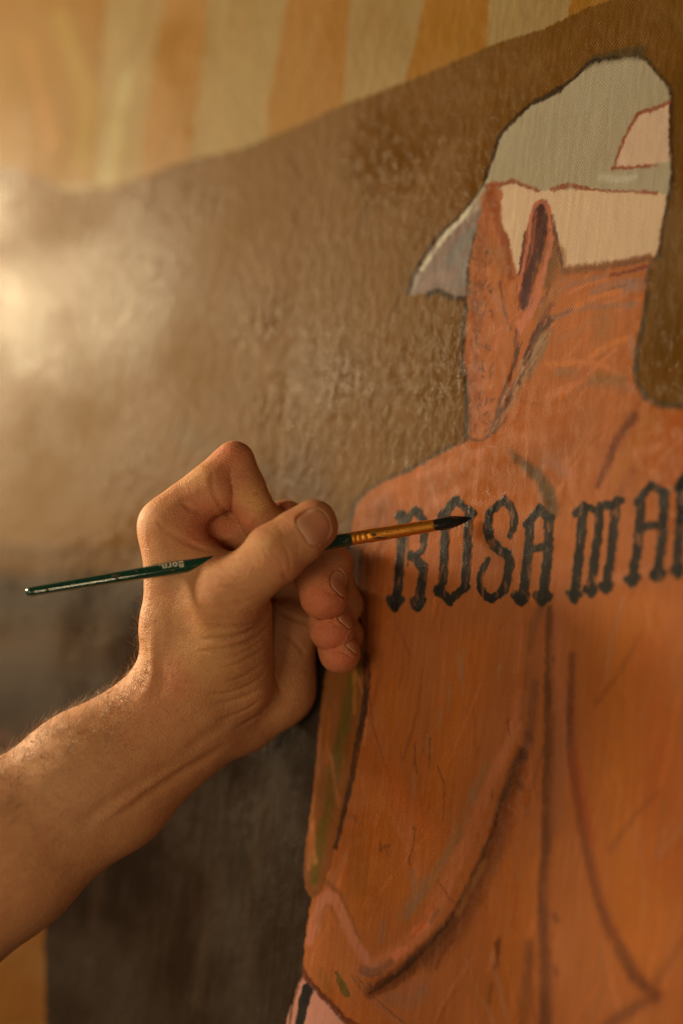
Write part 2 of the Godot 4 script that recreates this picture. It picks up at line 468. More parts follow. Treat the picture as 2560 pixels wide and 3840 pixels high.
	area([59.7, 175.9, 63.6, 176.6, 67.9, 177.3, 72.6, 179.3, 73.6, 170.5, 74.7, 160.2, 75.9, 154.4, 67.7, 153.4, 59.8, 153, 51.5, 153.1, 51.9, 159.2, 53.4, 163.8, 55.8, 169.2, 58, 173.7], 196, 172, 160, 6)  # cap patch
	area([-11.5, 149.9, -13.2, 150.5, -16.9, 144.8, -20.7, 139.1, -26.7, 133.5, -31.7, 128.8, -36.7, 123.1, -41.4, 115.3, -45.1, 108.5, -46.4, 103.3, -45.1, 100, -40.6, 100.8, -36, 101.2, -31.6, 102.5, -27.5, 101, -22.1, 98.7, -17.6, 98.6, -15.9, 100.7, -16.2, 106.5, -16.5, 112.4, -16.2, 119.2, -15, 130, -13.4, 136.7, -12.2, 144.5], 129, 115, 114, 9)  # visor
	stroke([-13.2, 150, -17.7, 142.4, -22.4, 135.3, -29.4, 128.7, -35.3, 121, -41, 112.3], 2.9, 3.2, 207, 207, 197, 0.9, 0.4, 0)
	stroke([-13.1, 149.5, -15.3, 140.8, -20, 134.1], 5.1, 3.2, 192, 188, 176, 0.7, 0.5, 0)
	stroke([-17, 128.1, -22, 123.4, -25.6, 116.7], 7.1, 8.4, 118, 122, 133, 0.7, 0.6, 0)
	stroke([-19.2, 115.4, -18.9, 108.6, -20.6, 104.7], 5.8, 5.1, 129, 132, 143, 0.6, 0.6, 0)
	stroke([-15.8, 135.9, -23.8, 128.4, -31.5, 118.9], 5.1, 6.4, 129, 105, 106, 0.6, 0.6, 0)
	stroke([-40.9, 103.4, -34.7, 108.1, -26.7, 107.9], 4.5, 7.1, 146, 127, 130, 0.6, 0.6, 0)
	stroke([-42.9, 109.4, -44.3, 102.5], 2.6, 2.6, 172, 173, 170, 0.7, 0.5, 0)
	only = 0

func details() -> void:
	stroke([72.8, 183.5, 70.7, 187.9, 65.1, 193.8, 60.6, 198.8, 56.8, 201.5], 2, 2, 51, 37, 28, 0.69, 0.35, 0)
	stroke([56.7, 203.1, 49.1, 203.4, 42.1, 202.8, 35, 202.1, 31.1, 199.7], 7.2, 4.8, 64, 59, 43, 0.8, 0.8, 0)
	stroke([45.2, 202.1, 33, 201.4, 28.8, 197.3, 24.5, 193.9, 19.6, 190.9, 13.6, 188.2, 6.4, 185.4, 0.5, 180.6, -5.3, 175, -8.9, 170.3, -9.8, 165, -11.9, 157.8, -13.4, 152], 2, 2.4, 51, 37, 28, 1, 0.35, 0)
	stroke([20.6, 191.1, 13.6, 187.9, 7.4, 185.9], 3.6, 2.8, 51, 37, 28, 1, 0.35, 0)
	stroke([-13.3, 151, -17.9, 143.9, -26.7, 134, -32.4, 129.3, -37.3, 123.6, -42.5, 114.9, -46.1, 107.5, -46.7, 101.6], 1.6, 3.2, 51, 37, 28, 0.86, 0.6, 0)
	stroke([73.2, 184.4, 74.5, 170.4, 75.5, 160.2, 77.1, 152.7, 77.5, 145.3, 76.9, 138, 76, 128.9, 75.3, 121.7, 75.3, 114.2], 2.4, 2.4, 51, 37, 28, 0.69, 0.6, 0)
	stroke([-35.9, 100.6, -31, 101.9, -27.4, 100.4, -22, 98.1, -17, 98.2], 3.2, 2.8, 51, 37, 28, 0.98, 0.4, 0)
	stroke([-16.5, 111.4, -15.4, 100.6, -15.4, 91.9, -15.3, 85.1, -14.5, 75.4, -12.6, 65.7, -9.6, 56.1, -8.3, 46.5, -7.7, 36.5], 2.4, 4.8, 51, 37, 28, 0.8, 0.5, 0)
	stroke([-14, 130.9, -15.8, 123.1, -16.1, 114.3], 1.6, 2, 51, 37, 28, 0.57, 0.35, 0)
	stroke([-6.7, 34.4, -15.5, 31.1, -22.3, 27.8, -35.1, 20.3, -48.4, 15, -57.2, 9.6, -62.3, 3.4, -64, -5.1, -63.3, -15], 2.3, 4, 73, 61, 58, 0.75, 0.6, 0)
	stroke([75.1, 114.2, 72, 110, 71.5, 106.3, 71.5, 100, 71.7, 89.9, 71, 81.8, 70, 74.6, 70.2, 65.5, 72.5, 58.3, 77.1, 53.4, 82.9, 51, 93.2, 50.2], 2.8, 3.6, 66, 57, 46, 0.8, 0.6, 0)
	stroke([59.7, 176.4, 64, 177.1, 67.9, 177.9, 72.9, 179.8], 2.6, 2.1, 138, 74, 58, 0.9, 0.35, 0)
	stroke([59.2, 176.3, 57.3, 173.6, 55.2, 169.3, 53, 163.8, 51.6, 159.1, 50.5, 153], 2.2, 1.8, 138, 74, 58, 0.9, 0.35, 0)
	stroke([49.8, 153.1, 55.9, 152.6, 63.8, 152.7, 69.7, 152.8], 1.9, 1.5, 138, 74, 58, 0.9, 0.35, 0)
	stroke([-12, 149.2, -6.4, 149, -2.7, 149.6, 0.5, 150.5, 4.4, 149.3, 9, 147.5, 14.6, 145.2], 2.6, 2.1, 138, 74, 58, 0.9, 0.35, 0)
	stroke([21.9, 145.5, 27.1, 146.4, 29.1, 146.9, 32.3, 146, 38.7, 144.6], 2.9, 2.3, 138, 74, 58, 0.9, 0.35, 0)
	stroke([38.7, 144.6, 49, 142.9, 57.1, 142.2, 65.1, 141.5], 1.3, 1, 138, 74, 58, 0.9, 0.35, 0)
	stroke([65.1, 141.5, 71, 140.6], 2.2, 1.8, 138, 74, 58, 0.9, 0.35, 0)
	stroke([45.2, 149.4, 54.5, 147.6, 60.4, 148.3], 4.8, 3.9, 192, 195, 194, 0.6, 0.8, 0)
	stroke([-8.6, 148.7, -5.8, 140.2, -4.3, 132.3, 0.1, 123.4, 4, 114.5, 6.4, 107.7], 5.8, 5.1, 146, 78, 46, 0.9, 0.5, 0)
	stroke([-12.3, 143.5, -8.8, 133.5, -9.8, 123.8, -10.7, 114.1], 7.1, 8.4, 164, 98, 61, 0.8, 0.6, 0)
	stroke([70.7, 113.2, 60.6, 111.5, 50.8, 110.3, 40.8, 109.5, 31.6, 108.7], 3.9, 5.1, 129, 83, 64, 0.85, 0.5, 0)
	stroke([28.5, 117.3, 29.1, 107.8, 27.7, 98.5, 22.5, 89.2], 6.4, 8.4, 131, 91, 58, 0.7, 0.6, 0)
	stroke([13, 97.9, 13.4, 107.4, 13.8, 117, 13.9, 126.6, 14.9, 134.2, 17.1, 137.4], 5.5, 6.4, 86, 39, 34, 0.95, 0.4, 9)
	stroke([17.1, 137.9, 18.5, 126.3, 17.3, 114.9, 15.2, 105.5, 14.5, 94.1], 7.1, 5.5, 68, 33, 34, 0.95, 0.4, 9)
	stroke([14.8, 135.1, 14.8, 126.5, 14.9, 116.9], 1.9, 1.9, 153, 88, 76, 0.7, 0.5, 0)
	stroke([10.6, 99.9, 11.5, 111.3, 12.6, 122.8, 12.5, 134.3, 14.7, 139.4, 17.6, 140, 20.7, 136.7, 22.7, 129, 22.3, 116.6, 20.6, 105.3, 17.5, 95.9, 14.4, 86.5, 11.9, 80.8], 1.9, 3.9, 188, 115, 97, 0.85, 0.4, 0)
	stroke([10.5, 126.7, 10, 115.2, 9.5, 108.5], 1.6, 1.6, 88, 47, 46, 0.92, 0.4, 0)
	stroke([22.9, 133.7, 26.2, 123.1, 30.2, 111.6], 2, 2, 88, 52, 52, 0.92, 0.4, 0)
	stroke([27.4, 88.1, 23.4, 82.5, 20.1, 75, 17.9, 67.5, 12.9, 56.2, 8.7, 47.7, 5.6, 38.2], 4.8, 2.8, 77, 52, 49, 0.92, 0.5, 0)
	stroke([26.7, 80.6, 22.6, 71.3, 18.3, 63.8, 14.2, 54.3, 9.1, 43.9], 3.2, 2.6, 151, 132, 124, 0.7, 0.4, 0)
	stroke([24.6, 76.9, 20, 67.5, 15, 56.2], 1.3, 1.3, 131, 83, 70, 0.8, 0.4, 0)
	stroke([27.2, 93.8, 22.9, 86.3, 21.5, 80.7], 3.2, 2.4, 99, 57, 52, 0.8, 0.5, 0)
	stroke([72.5, 109.9, 64, 107.5, 55.3, 106], 4.5, 3.2, 155, 108, 88, 0.55, 0.7, 0)
	stroke([71.6, 100.9, 62, 99.3, 47.5, 95.1, 33, 88.9], 4.5, 3.2, 155, 108, 88, 0.55, 0.7, 0)
	stroke([66.6, 93.7, 56.8, 93], 4.5, 3.2, 155, 108, 88, 0.55, 0.7, 0)
	stroke([34.2, 78.6, 43.8, 84.1, 53.2, 89.4], 4.5, 3.2, 155, 108, 88, 0.55, 0.7, 0)
	stroke([65.4, 61, 54.4, 61.9, 44.8, 58.2], 4.5, 3.2, 155, 108, 88, 0.55, 0.7, 0)
	stroke([22, 93.9, 29.2, 103.1, 41.3, 104.6], 4.5, 3.2, 155, 108, 88, 0.55, 0.7, 0)
	stroke([51.5, 104.3, 43.6, 102.7, 35.9, 99.2], 3.2, 2.6, 196, 125, 94, 0.6, 0.7, 0)
	stroke([30.5, 66.5, 41.5, 69.3, 53.8, 67.4], 3.2, 2.6, 196, 125, 94, 0.6, 0.7, 0)
	stroke([33, 54.4, 44.6, 60, 59.9, 74.7], 3.2, 2.6, 196, 125, 94, 0.6, 0.7, 0)
	stroke([67.6, 101.9, 60.3, 96.6, 50.8, 93.2], 3.2, 2.6, 196, 125, 94, 0.6, 0.7, 0)
	stroke([-5.3, 46.6, -1.4, 41.9, 1.2, 39.1], 3.2, 2.6, 196, 125, 94, 0.6, 0.7, 0)
	stroke([-14.7, 127.5, -11.4, 123.9, -10.3, 127.8], 1, 0.8, 62, 47, 49, 0.75, 0.3, 0)
	stroke([-15.1, 122.1, -11.6, 121, -9.5, 121.7], 1, 0.8, 62, 47, 49, 0.75, 0.3, 0)
	stroke([-15.4, 116.3, -10.9, 115.1, -7.3, 113], 1, 0.8, 62, 47, 49, 0.75, 0.3, 0)
	stroke([-12.8, 113.2, -9.4, 112.6], 1, 0.8, 62, 47, 49, 0.75, 0.3, 0)
	stroke([-14, 100.6, -9.1, 101.4, -6.4, 106.2], 1, 0.8, 62, 47, 49, 0.75, 0.3, 0)
	stroke([-11.8, 96.7, -8.2, 94.6, -6.5, 98.5], 1, 0.8, 62, 47, 49, 0.75, 0.3, 0)
	stroke([-10, 91.8, -7, 89.8], 1, 0.8, 62, 47, 49, 0.75, 0.3, 0)
	stroke([-12, 89.9, -5.5, 90.7], 1, 0.8, 62, 47, 49, 0.75, 0.3, 0)
	stroke([-15.3, 106.5, -11.6, 103.5], 1, 0.8, 62, 47, 49, 0.75, 0.3, 0)
	stroke([-9.3, 60.9, -5.4, 56.1], 1, 0.8, 62, 47, 49, 0.75, 0.3, 0)
	stroke([-13.7, 98.7, -9.9, 90.8, -10, 83.1], 1, 1, 120, 71, 61, 0.7, 0.4, 0)
	stroke([-6.6, 99.4, -9.1, 92.7], 1, 1, 120, 71, 61, 0.7, 0.4, 0)
	stroke([-7, 84.9, -4.9, 94.5, -2.2, 99.3], 1, 1, 120, 71, 61, 0.7, 0.4, 0)
	stroke([-11.5, 77.3, -6.9, 67.6, -3.5, 58, 1, 48.5], 3.2, 2.6, 183, 108, 91, 0.6, 0.6, 0)
	stroke([3.9, 84.8, 1.9, 75.2], 3.2, 2.6, 183, 108, 91, 0.6, 0.6, 0)
	stroke([-11.6, 69.6, -8.6, 63.8], 3.2, 2.6, 183, 108, 91, 0.6, 0.6, 0)
	stroke([-10.8, 63.8, -8.4, 58, -8.4, 54.2], 3.6, 2.4, 94, 61, 67, 0.69, 0.6, 0)
	stroke([71.4, 44.8, 67.6, 39.6, 64.9, 32.2, 62.6, 23, 58.7, 16.5], 2.8, 1.7, 99, 59, 46, 0.6, 0.7, 0)
	stroke([13.9, 31, 22.1, 25.5, 30.3, 19.2, 36, 11.9, 38.6, 3.7], 2.1, 7.7, 94, 71, 49, 0.6, 0.8, 0)
	stroke([-8.5, 36.3, -0.7, 34.1, 7.4, 39.5, 12.1, 45.3], 1.7, 1.1, 77, 57, 55, 0.8, 0.5, 0)
	stroke([-6.6, 28.6, 4.1, 30.8, 14.2, 36.7], 3, 2.3, 190, 134, 115, 0.6, 0.7, 0)
	stroke([38, -35.1, 36.2, -44.4, 35.1, -55.5], 5.7, 2.8, 88, 66, 49, 0.55, 0.8, 0)
	stroke([42.7, -36.6, 46.2, -65.4], 4, 3.4, 164, 117, 103, 0.6, 0.8, 0)
	stroke([-52.8, -12.4, -55.6, -18.2, -55.3, -30.4], 2, 2.6, 68, 52, 49, 0.75, 0.5, 0)
	stroke([-52.5, -18.4, -49.1, -43.8, -46.2, -67], 1.7, 2, 99, 44, 34, 0.6, 0.5, 0)
	stroke([-46.8, -64.4, -44.7, -74.9, -44.5, -90.2, -45.7, -104.5, -47.2, -123.5, -49.3, -139, -50.9, -149.8], 4.5, 2.6, 55, 35, 31, 0.9, 0.35, 0)
	stroke([-51.9, -151.1, -52.4, -157, -53.1, -160.6], 1.9, 1.1, 99, 52, 37, 0.5, 0.4, 0)
	stroke([-42.6, -80.6, -38.4, -95.4, -30.9, -108.5, -25.3, -118.2], 1.5, 1.1, 120, 64, 46, 0.5, 0.6, 0)
	stroke([39.5, -67.4, 39.3, -86.3, 38.3, -98.5], 3.8, 4.5, 88, 59, 52, 0.7, 0.6, 0)
	only = 4
	stroke([33.8, -72.5, 31.9, -88.2, 26.2, -103.4, 22.4, -113.9, 18.6, -124.5, 14, -139.6, 9.2, -152.6, 0.1, -174.3, -11.5, -187.6, -24, -196.8], 6, 9.1, 192, 120, 88, 0.75, 0.6, 0)
	stroke([20, -105.3, 12.3, -126.5, 4.6, -147.8, -6.5, -165.4, -12.2, -173.1], 6, 7.6, 151, 113, 88, 0.5, 0.8, 0)
	only = 0
	stroke([36.8, -96.5, 33.7, -106.9, 31, -116, 29.4, -128.4, 24.9, -143.4, 19.1, -158.7, 11.8, -172.2, -0.9, -186.7, -12.7, -199.1, -23.9, -206.9], 5.7, 6.8, 58, 30, 19, 0.95, 0.9, 0)
	only = 4
	stroke([36.4, -103.2, 33, -116.9, 31.2, -132.5, 23.6, -153.5, 15.6, -171.5, 2, -188.4], 8.3, 12.9, 114, 64, 37, 0.75, 0.8, 0)
	only = 0
	stroke([2.8, -154.8, 8.9, -160.5, 14.7, -165], 1.5, 1.1, 123, 66, 46, 0.6, 0.4, 0)
	stroke([-4.7, -178.5, -1.1, -175, 1.3, -172.9], 4.5, 3.8, 214, 122, 88, 0.8, 0.5, 0)
	stroke([-13.9, -190.3, -9, -186], 4.5, 3.8, 214, 125, 97, 0.8, 0.5, 0)
	only = 4
	stroke([-10.1, -168.2, -7.1, -161, -2.4, -155.7], 6, 5.3, 153, 108, 82, 0.6, 0.7, 0)
	only = 0
	stroke([42.2, -36, 45.7, -71.2, 48.4, -92.9, 49.7, -110.2, 51.6, -125.1, 52.8, -135.7, 52.8, -149.7, 55.3, -165.4, 57.7, -177.7, 60.6, -203.2, 62.5, -218.9], 3.7, 6.2, 68, 40, 25, 0.85, 0.9, 0)
	only = 4
	stroke([49.4, -81.8, 53.2, -103.2, 55.8, -124.5], 8.3, 8.3, 127, 78, 46, 0.6, 0.9, 0)
	stroke([37.2, -38.7, 39.3, -66.3, 39.6, -94], 7.9, 7.9, 140, 83, 55, 0.6, 0.8, 0)
	only = 0
	stroke([54.9, -54.9, 57.2, -80.9, 59.8, -96.9, 64.7, -112.4, 69.5, -127.8, 75.9, -144.8, 83.2, -159.2, 91.3, -169.1, 98, -177.1, 106.4, -182.1], 3.7, 5.7, 81, 44, 28, 0.8, 0.9, 0)
	only = 4
	stroke([60.1, -94.7, 65.8, -112.2, 71.7, -126.3], 7.6, 7.6, 162, 71, 40, 0.6, 0.9, 0)
	stroke([90.1, -168.4, 96.8, -176.9, 101.6, -179.5], 6.8, 5.3, 66, 44, 34, 0.6, 0.8, 0)
	only = 0
	stroke([107, -182.3, 97.1, -189.8, 88.8, -197, 83.7, -203.8], 5.7, 5.7, 99, 59, 40, 0.65, 0.8, 0)
	stroke([116, -159.4, 111.5, -167.3, 106.9, -176.4], 4.5, 4.5, 110, 64, 40, 0.4, 0.9, 0)
	stroke([35.9, -174.3, 35.6, -180.9, 35.2, -186.3], 3.4, 1.9, 99, 57, 37, 0.55, 0.7, 0)
	stroke([49.5, -173.9, 50.3, -189.8, 50.4, -205.4], 6.8, 5.7, 105, 66, 40, 0.5, 0.8, 0)
	stroke([-3.2, -108.1, -0.2, -112.5, 1.2, -116.8, 2.5, -130.2], 1.1, 0.8, 97, 59, 43, 0.7, 0.4, 0)
	stroke([-11.8, -134.6, -10.4, -139.5, -11.7, -147, -11.7, -151], 1.1, 0.8, 97, 59, 43, 0.7, 0.4, 0)
	stroke([28.2, -84.2, 30, -90.7], 1.1, 0.8, 97, 59, 43, 0.7, 0.4, 0)
	stroke([-8.8, -96.5, -7.4, -108.9], 1.1, 0.8, 97, 59, 43, 0.7, 0.4, 0)
	stroke([-16.1, -99.7, -13.5, -112], 1.1, 0.8, 97, 59, 43, 0.7, 0.4, 0)
	stroke([-25.8, -144.7, -23.5, -148.9], 1.1, 0.8, 97, 59, 43, 0.7, 0.4, 0)
	stroke([-28, -143.9, -26.4, -148.2], 1.1, 0.8, 97, 59, 43, 0.7, 0.4, 0)
	stroke([24.9, -113.6, 24.8, -118], 1.1, 0.8, 97, 59, 43, 0.7, 0.4, 0)
	stroke([0.9, -59.9, 5.6, -75.5], 3, 2.3, 159, 120, 103, 0.55, 0.7, 0)
	stroke([-1.3, -73.9, -1.4, -83.1], 3, 2.3, 159, 120, 103, 0.55, 0.7, 0)
	stroke([-5.2, -84.6, -5.7, -91.5], 3, 2.3, 159, 120, 103, 0.55, 0.7, 0)
	stroke([-10.5, -95.6, -8.6, -102.2], 3, 2.3, 159, 120, 103, 0.55, 0.7, 0)
	stroke([3.2, -57.4, 3.4, -68.8], 3, 2.3, 159, 120, 103, 0.55, 0.7, 0)
	stroke([21.6, -62.5, 21.6, -67], 3, 2.3, 159, 120, 103, 0.55, 0.7, 0)
	stroke([-10, -154.7, -8.7, -159], 3, 2.3, 159, 120, 103, 0.55, 0.7, 0)
	stroke([16.3, -96.8, 15.6, -101.4], 1.9, 1.5, 127, 83, 58, 0.6, 0.6, 0)
	stroke([-42.6, -135.7, -38.7, -138], 1.9, 1.5, 127, 83, 58, 0.6, 0.6, 0)
	stroke([-48.1, -137.6, -45.5, -135.2, -41.9, -135.3], 1.9, 1.5, 127, 83, 58, 0.6, 0.6, 0)
	stroke([44.8, -55.5, 46.5, -57.1], 3.8, 3.8, 92, 57, 43, 0.6, 0.7, 0)
	stroke([59.4, -160, 61, -161.4], 3.8, 3.8, 92, 57, 43, 0.6, 0.7, 0)
	stroke([61.2, -180.4, 62.9, -181.8], 3.8, 3.8, 92, 57, 43, 0.6, 0.7, 0)
	stroke([36.4, -109.5, 38.1, -111], 3.8, 3.8, 92, 57, 43, 0.6, 0.7, 0)
	stroke([38.2, -88.8, 39.9, -90.4], 3.8, 3.8, 92, 57, 43, 0.6, 0.7, 0)
	only = 4
	stroke([-58.9, -191.9, -56.9, -181.1, -54.4, -173.1, -50.4, -171.2, -45.6, -174.4, -40.2, -181.6, -34.3, -188.5, -27.8, -194.7], 6, 6.8, 188, 122, 106, 0.85, 0.6, 0)
	only = 0
	stroke([-53.7, -182.9, -53.1, -176.9, -49.7, -175.8, -45.3, -181.3], 2.6, 2.3, 142, 83, 58, 0.6, 0.6, 0)
	stroke([-55, -164.4, -51, -166.7, -46.4, -168.8, -41.2, -174.8, -32.4, -187], 3, 2.3, 105, 69, 49, 0.45, 0.7, 0)
	stroke([-66.4, -161.6, -64, -167.7, -59, -172.1], 2.6, 2.3, 120, 69, 52, 0.5, 0.6, 0)
	only = 4
	stroke([-29.1, -200, -23.8, -197.9, -18.7, -195.2], 6, 4.5, 164, 113, 94, 0.7, 0.7, 0)
	only = 0
	stroke([-30.6, -199.8, -24.8, -200.9, -19.6, -198.7], 2.3, 1.9, 110, 71, 67, 0.6, 0.6, 0)
	only = 4
	stroke([-18.4, -206.9, -9.3, -204, 0.9, -199.7], 8.3, 12.9, 159, 100, 73, 0.6, 0.7, 0)
	only = 0
	stroke([-34.3, -202.8, -26.5, -208.6, -17.7, -212.4, -4.9, -216.4], 1.9, 1.9, 105, 71, 52, 0.5, 0.6, 0)
	only = 4
	stroke([-26.8, -206.4, -17.7, -212.4, -7.5, -216.9], 5.3, 6, 170, 108, 82, 0.6, 0.7, 0)
	area([-43.3, -202, -38.9, -205.4, -35.7, -208.2, -34.2, -211.5, -37.3, -211.9, -40.2, -209.1, -42.1, -206], 101, 82, 36, 4)  # fleck
	area([-60.9, -208.4, -56.2, -210, -49.8, -213.9, -43.7, -216.6, -37.4, -220.5, -34.2, -223.4, -15.3, -238.7, -70.6, -251.3, -66.4, -230.3, -64.3, -219.7], 196, 138, 130, 6)  # trousers
	area([-59.1, -210.6, -54.1, -212.6, -55, -217.8, -56.4, -228.2, -56.7, -245.8, -62.3, -247.1, -61.4, -229.2, -60.7, -219], 37, 36, 39, 6)  # trouser bar
	only = 0
	stroke([-61.1, -204.6, -57.9, -208.6, -50.7, -212.9, -43.7, -216.6, -37.4, -220.5, -33.9, -223.4, -21.6, -233.4], 3, 3.8, 86, 47, 40, 0.85, 0.4, 0)
	stroke([-61.1, -208.6, -63.7, -218.5, -64.2, -229.8], 1.9, 1.9, 51, 37, 28, 0.6, 0.6, 0)
	only = 4  # neck and shoulder strokes follow, dulled in colour for the weaker light there
	stroke([24.2, 121, 24.6, 112.5, 23.6, 104.1], 7.5, 7.5, 105, 77, 43, 0.94, 0.6, 0)
	stroke([31.6, 109.3, 45.2, 109.9, 57.7, 111.2, 70, 113.1], 4.2, 4.2, 117, 80, 54, 0.94, 0.6, 0)
	stroke([53.9, 106.1, 63.2, 107.5, 70.4, 109.6], 2.1, 2.1, 112, 54, 40, 0.94, 0.6, 0)
	stroke([30.8, 99.7, 39.5, 103.6, 52, 106.2], 2.5, 2.5, 142, 104, 93, 0.94, 0.6, 0)
	stroke([46.5, 98.7, 55.7, 101.9, 68.1, 102.7], 5, 5, 142, 106, 99, 0.88, 0.6, 0)
	stroke([29.5, 88.4, 40.8, 92.3, 53.6, 92.6, 66, 93.5], 3.3, 3.3, 136, 102, 93, 0.94, 0.6, 0)
	stroke([59.1, 99.5, 67.1, 100.4], 5, 5, 147, 114, 109, 0.77, 0.6, 0)
	stroke([28.2, 88.5, 38.3, 91.8, 46.8, 96.3, 52.8, 99.7, 62, 101.7], 0.7, 0.7, 91, 59, 48, 0.94, 0.6, 0)
	stroke([39.4, 93, 49.8, 97.4, 59.2, 98.9], 3.3, 3.3, 190, 114, 63, 0.94, 0.6, 0)
	stroke([48.5, 71.1, 55.5, 75.7, 64.6, 79], 3.3, 3.3, 190, 116, 63, 0.94, 0.6, 0)
	stroke([28, 68.2, 40.4, 68.8, 53.3, 68.1, 63.3, 62.9], 3.2, 3.2, 186, 114, 67, 0.94, 0.6, 0)
	stroke([29.7, 54.6, 41.5, 59.4, 50.8, 62.3], 2.7, 2.7, 180, 109, 70, 0.94, 0.6, 0)
	stroke([54, 88.5, 51.9, 79.8], 9.1, 9.1, 142, 98, 57, 0.77, 0.9, 0)
	stroke([50.9, 61.1, 63.5, 61.1], 7.5, 7.5, 130, 93, 57, 0.77, 0.9, 0)
	stroke([33.7, 64.7, 41.6, 64.1], 5, 5, 142, 104, 79, 0.77, 0.6, 0)
	stroke([66.4, 79.6, 68, 70.9], 3.3, 3.3, 152, 116, 106, 0.66, 0.6, 0)
	stroke([64, 56.5, 68.9, 57.7], 4.2, 4.2, 152, 98, 73, 0.77, 0.6, 0)
	stroke([25.1, 81.4, 19.1, 65.3, 12.9, 50.3], 5, 2.5, 142, 120, 99, 0.88, 0.7, 0)
	stroke([28.8, 83.1, 25, 71.2, 20.8, 62.3], 2.5, 2.5, 130, 104, 85, 0.88, 0.6, 0)
	stroke([11.5, 82.8, 12.5, 69.5, 7.9, 52.7, 5.9, 41.2], 2.8, 2.8, 86, 48, 37, 0.94, 0.6, 0)
	stroke([25.5, 89.1, 20.4, 81.4, 18.5, 75.5], 1.8, 1.8, 72, 41, 40, 0.94, 0.6, 0)
	stroke([18.5, 75.5, 14.8, 62.3, 8.5, 47.9, 3.8, 36.4], 2.2, 2.2, 63, 41, 37, 0.94, 0.6, 0)
	stroke([28.3, 87.3, 23.6, 82.6], 2, 2, 61, 43, 46, 0.88, 0.6, 0)
	stroke([14.8, 77.9, 11.7, 65.3, 8.1, 56.3], 0.8, 0.8, 61, 38, 37, 0.94, 0.6, 0)
	stroke([-12, 148.8, -4.8, 135.9, -0.3, 127.6, 2.7, 120.1, 6.3, 107.8], 5, 5, 130, 70, 37, 0.94, 0.6, 0)
	stroke([-12.3, 102.2, -6.2, 103.3], 5, 5, 114, 75, 48, 0.77, 0.6, 0)
	stroke([-12.5, 119.6, -2.6, 118.5, 2.5, 110.9], 8.7, 8.7, 136, 88, 51, 0.66, 0.9, 0)
	stroke([11.1, 86.4, 16.8, 88.7, 20.4, 98.2, 22.6, 112.6, 23.9, 123.4], 3.3, 3.3, 184, 114, 93, 0.94, 0.6, 0)
	stroke([-12.3, 96.7, -8.2, 86.7, -8.6, 78.8], 4.2, 4.2, 131, 77, 48, 0.77, 0.6, 0)
	stroke([-6.6, 74.5, -7.1, 62.3], 4.2, 4.2, 136, 98, 90, 0.66, 0.6, 0)
	stroke([-7.9, 57.4, -4.9, 50.2], 3.3, 3.3, 176, 93, 40, 0.88, 0.6, 0)
	stroke([-3.7, 100.1, 4.2, 92.6, 6, 83.5], 5, 5, 168, 104, 73, 0.77, 0.6, 0)
	stroke([0.5, 104.9, 4.2, 92.6, 8.7, 83.4], 1.8, 1.8, 121, 72, 48, 0.88, 0.6, 0)
	stroke([-11, 75.8, -7, 77.5, -2.6, 75.7], 0.7, 0.7, 65, 48, 48, 0.94, 0.6, 0)
	stroke([-8.9, 64.7, -7.2, 68.4], 1.2, 1.2, 75, 52, 54, 0.94, 0.6, 0)
	stroke([-7.3, 47.1, -2, 44.1, 2, 39.4], 1.7, 1.7, 152, 106, 90, 0.66, 0.6, 0)
	stroke([41.1, 36, 45.3, 12.9], 0.5, 0.5, 198, 161, 138, 0.55, 0.4, 0)
	stroke([37.6, 33, 39.7, 21.4], 0.5, 0.5, 198, 161, 138, 0.55, 0.4, 0)
	stroke([29.4, 35.7, 32.5, 21.2], 0.5, 0.5, 198, 161, 138, 0.55, 0.4, 0)
	stroke([46.3, 30.3, 48.3, 15.9], 0.5, 0.5, 198, 161, 138, 0.55, 0.4, 0)
	stroke([51.6, 33.3, 53.6, 19], 0.5, 0.5, 198, 161, 138, 0.55, 0.4, 0)
	stroke([21.2, 48, 23.7, 38.6], 0.5, 0.5, 198, 161, 138, 0.55, 0.4, 0)
	stroke([13.7, 44.3, 8.4, 32.3], 0.5, 0.5, 198, 161, 138, 0.55, 0.4, 0)
	stroke([16.5, 43.2, 11.8, 32.4], 0.5, 0.5, 198, 161, 138, 0.55, 0.4, 0)
	stroke([71.4, 45.7, 65.1, 36.5, 61.4, 24.9, 58.1, 16.3], 5.7, 3, 105, 57, 37, 0.94, 0.8, 0)
	stroke([80.7, 45.3, 72.7, 34.9, 67, 19.4], 8.7, 8.7, 164, 106, 54, 0.77, 0.9, 0)
	stroke([50.3, 44.9, 50.4, 33.3], 10, 10, 158, 98, 60, 0.66, 1, 0)
	stroke([68.9, 13.8, 72.9, 22.5], 6.2, 6.2, 128, 75, 46, 0.66, 0.9, 0)
	stroke([17.8, 27.2, 25.1, 22.7, 33, 16.5, 38.1, 6.8], 4.2, 8.7, 86, 67, 46, 0.88, 0.8, 0)
	stroke([33.1, 27, 42.8, 21.5], 7.5, 7.5, 152, 106, 96, 0.66, 0.9, 0)
	stroke([-4.8, 28.4, 8.4, 32.3, 16.9, 34.9], 3, 3, 170, 106, 70, 0.77, 0.6, 0)
	stroke([3.5, 17.2, 16.6, 20.6], 10, 10, 162, 95, 43, 0.66, 1, 0)
	stroke([91.5, 28.6, 87.1, 14.5], 10, 10, 162, 102, 79, 0.66, 1, 0)
	stroke([34.1, -105.9, 30.9, -118, 27.9, -131.2, 24.2, -144.5, 19.2, -158.1, 12.8, -172, 3.4, -184.8, -6.3, -196.6, -18, -204.8, -24.8, -208.5], 6.7, 4.8, 105, 57, 25, 0.8, 0.8, 0)
	stroke([33.4, -106, 29.9, -118.1, 26.6, -131.4, 22.2, -144.8, 17.2, -158.4, 10.6, -171.2, 1.8, -183.3, -8, -194.5, -18.2, -203.6, -24.8, -208.2], 2.3, 1.4, 62, 35, 19, 0.95, 0.7, 0)
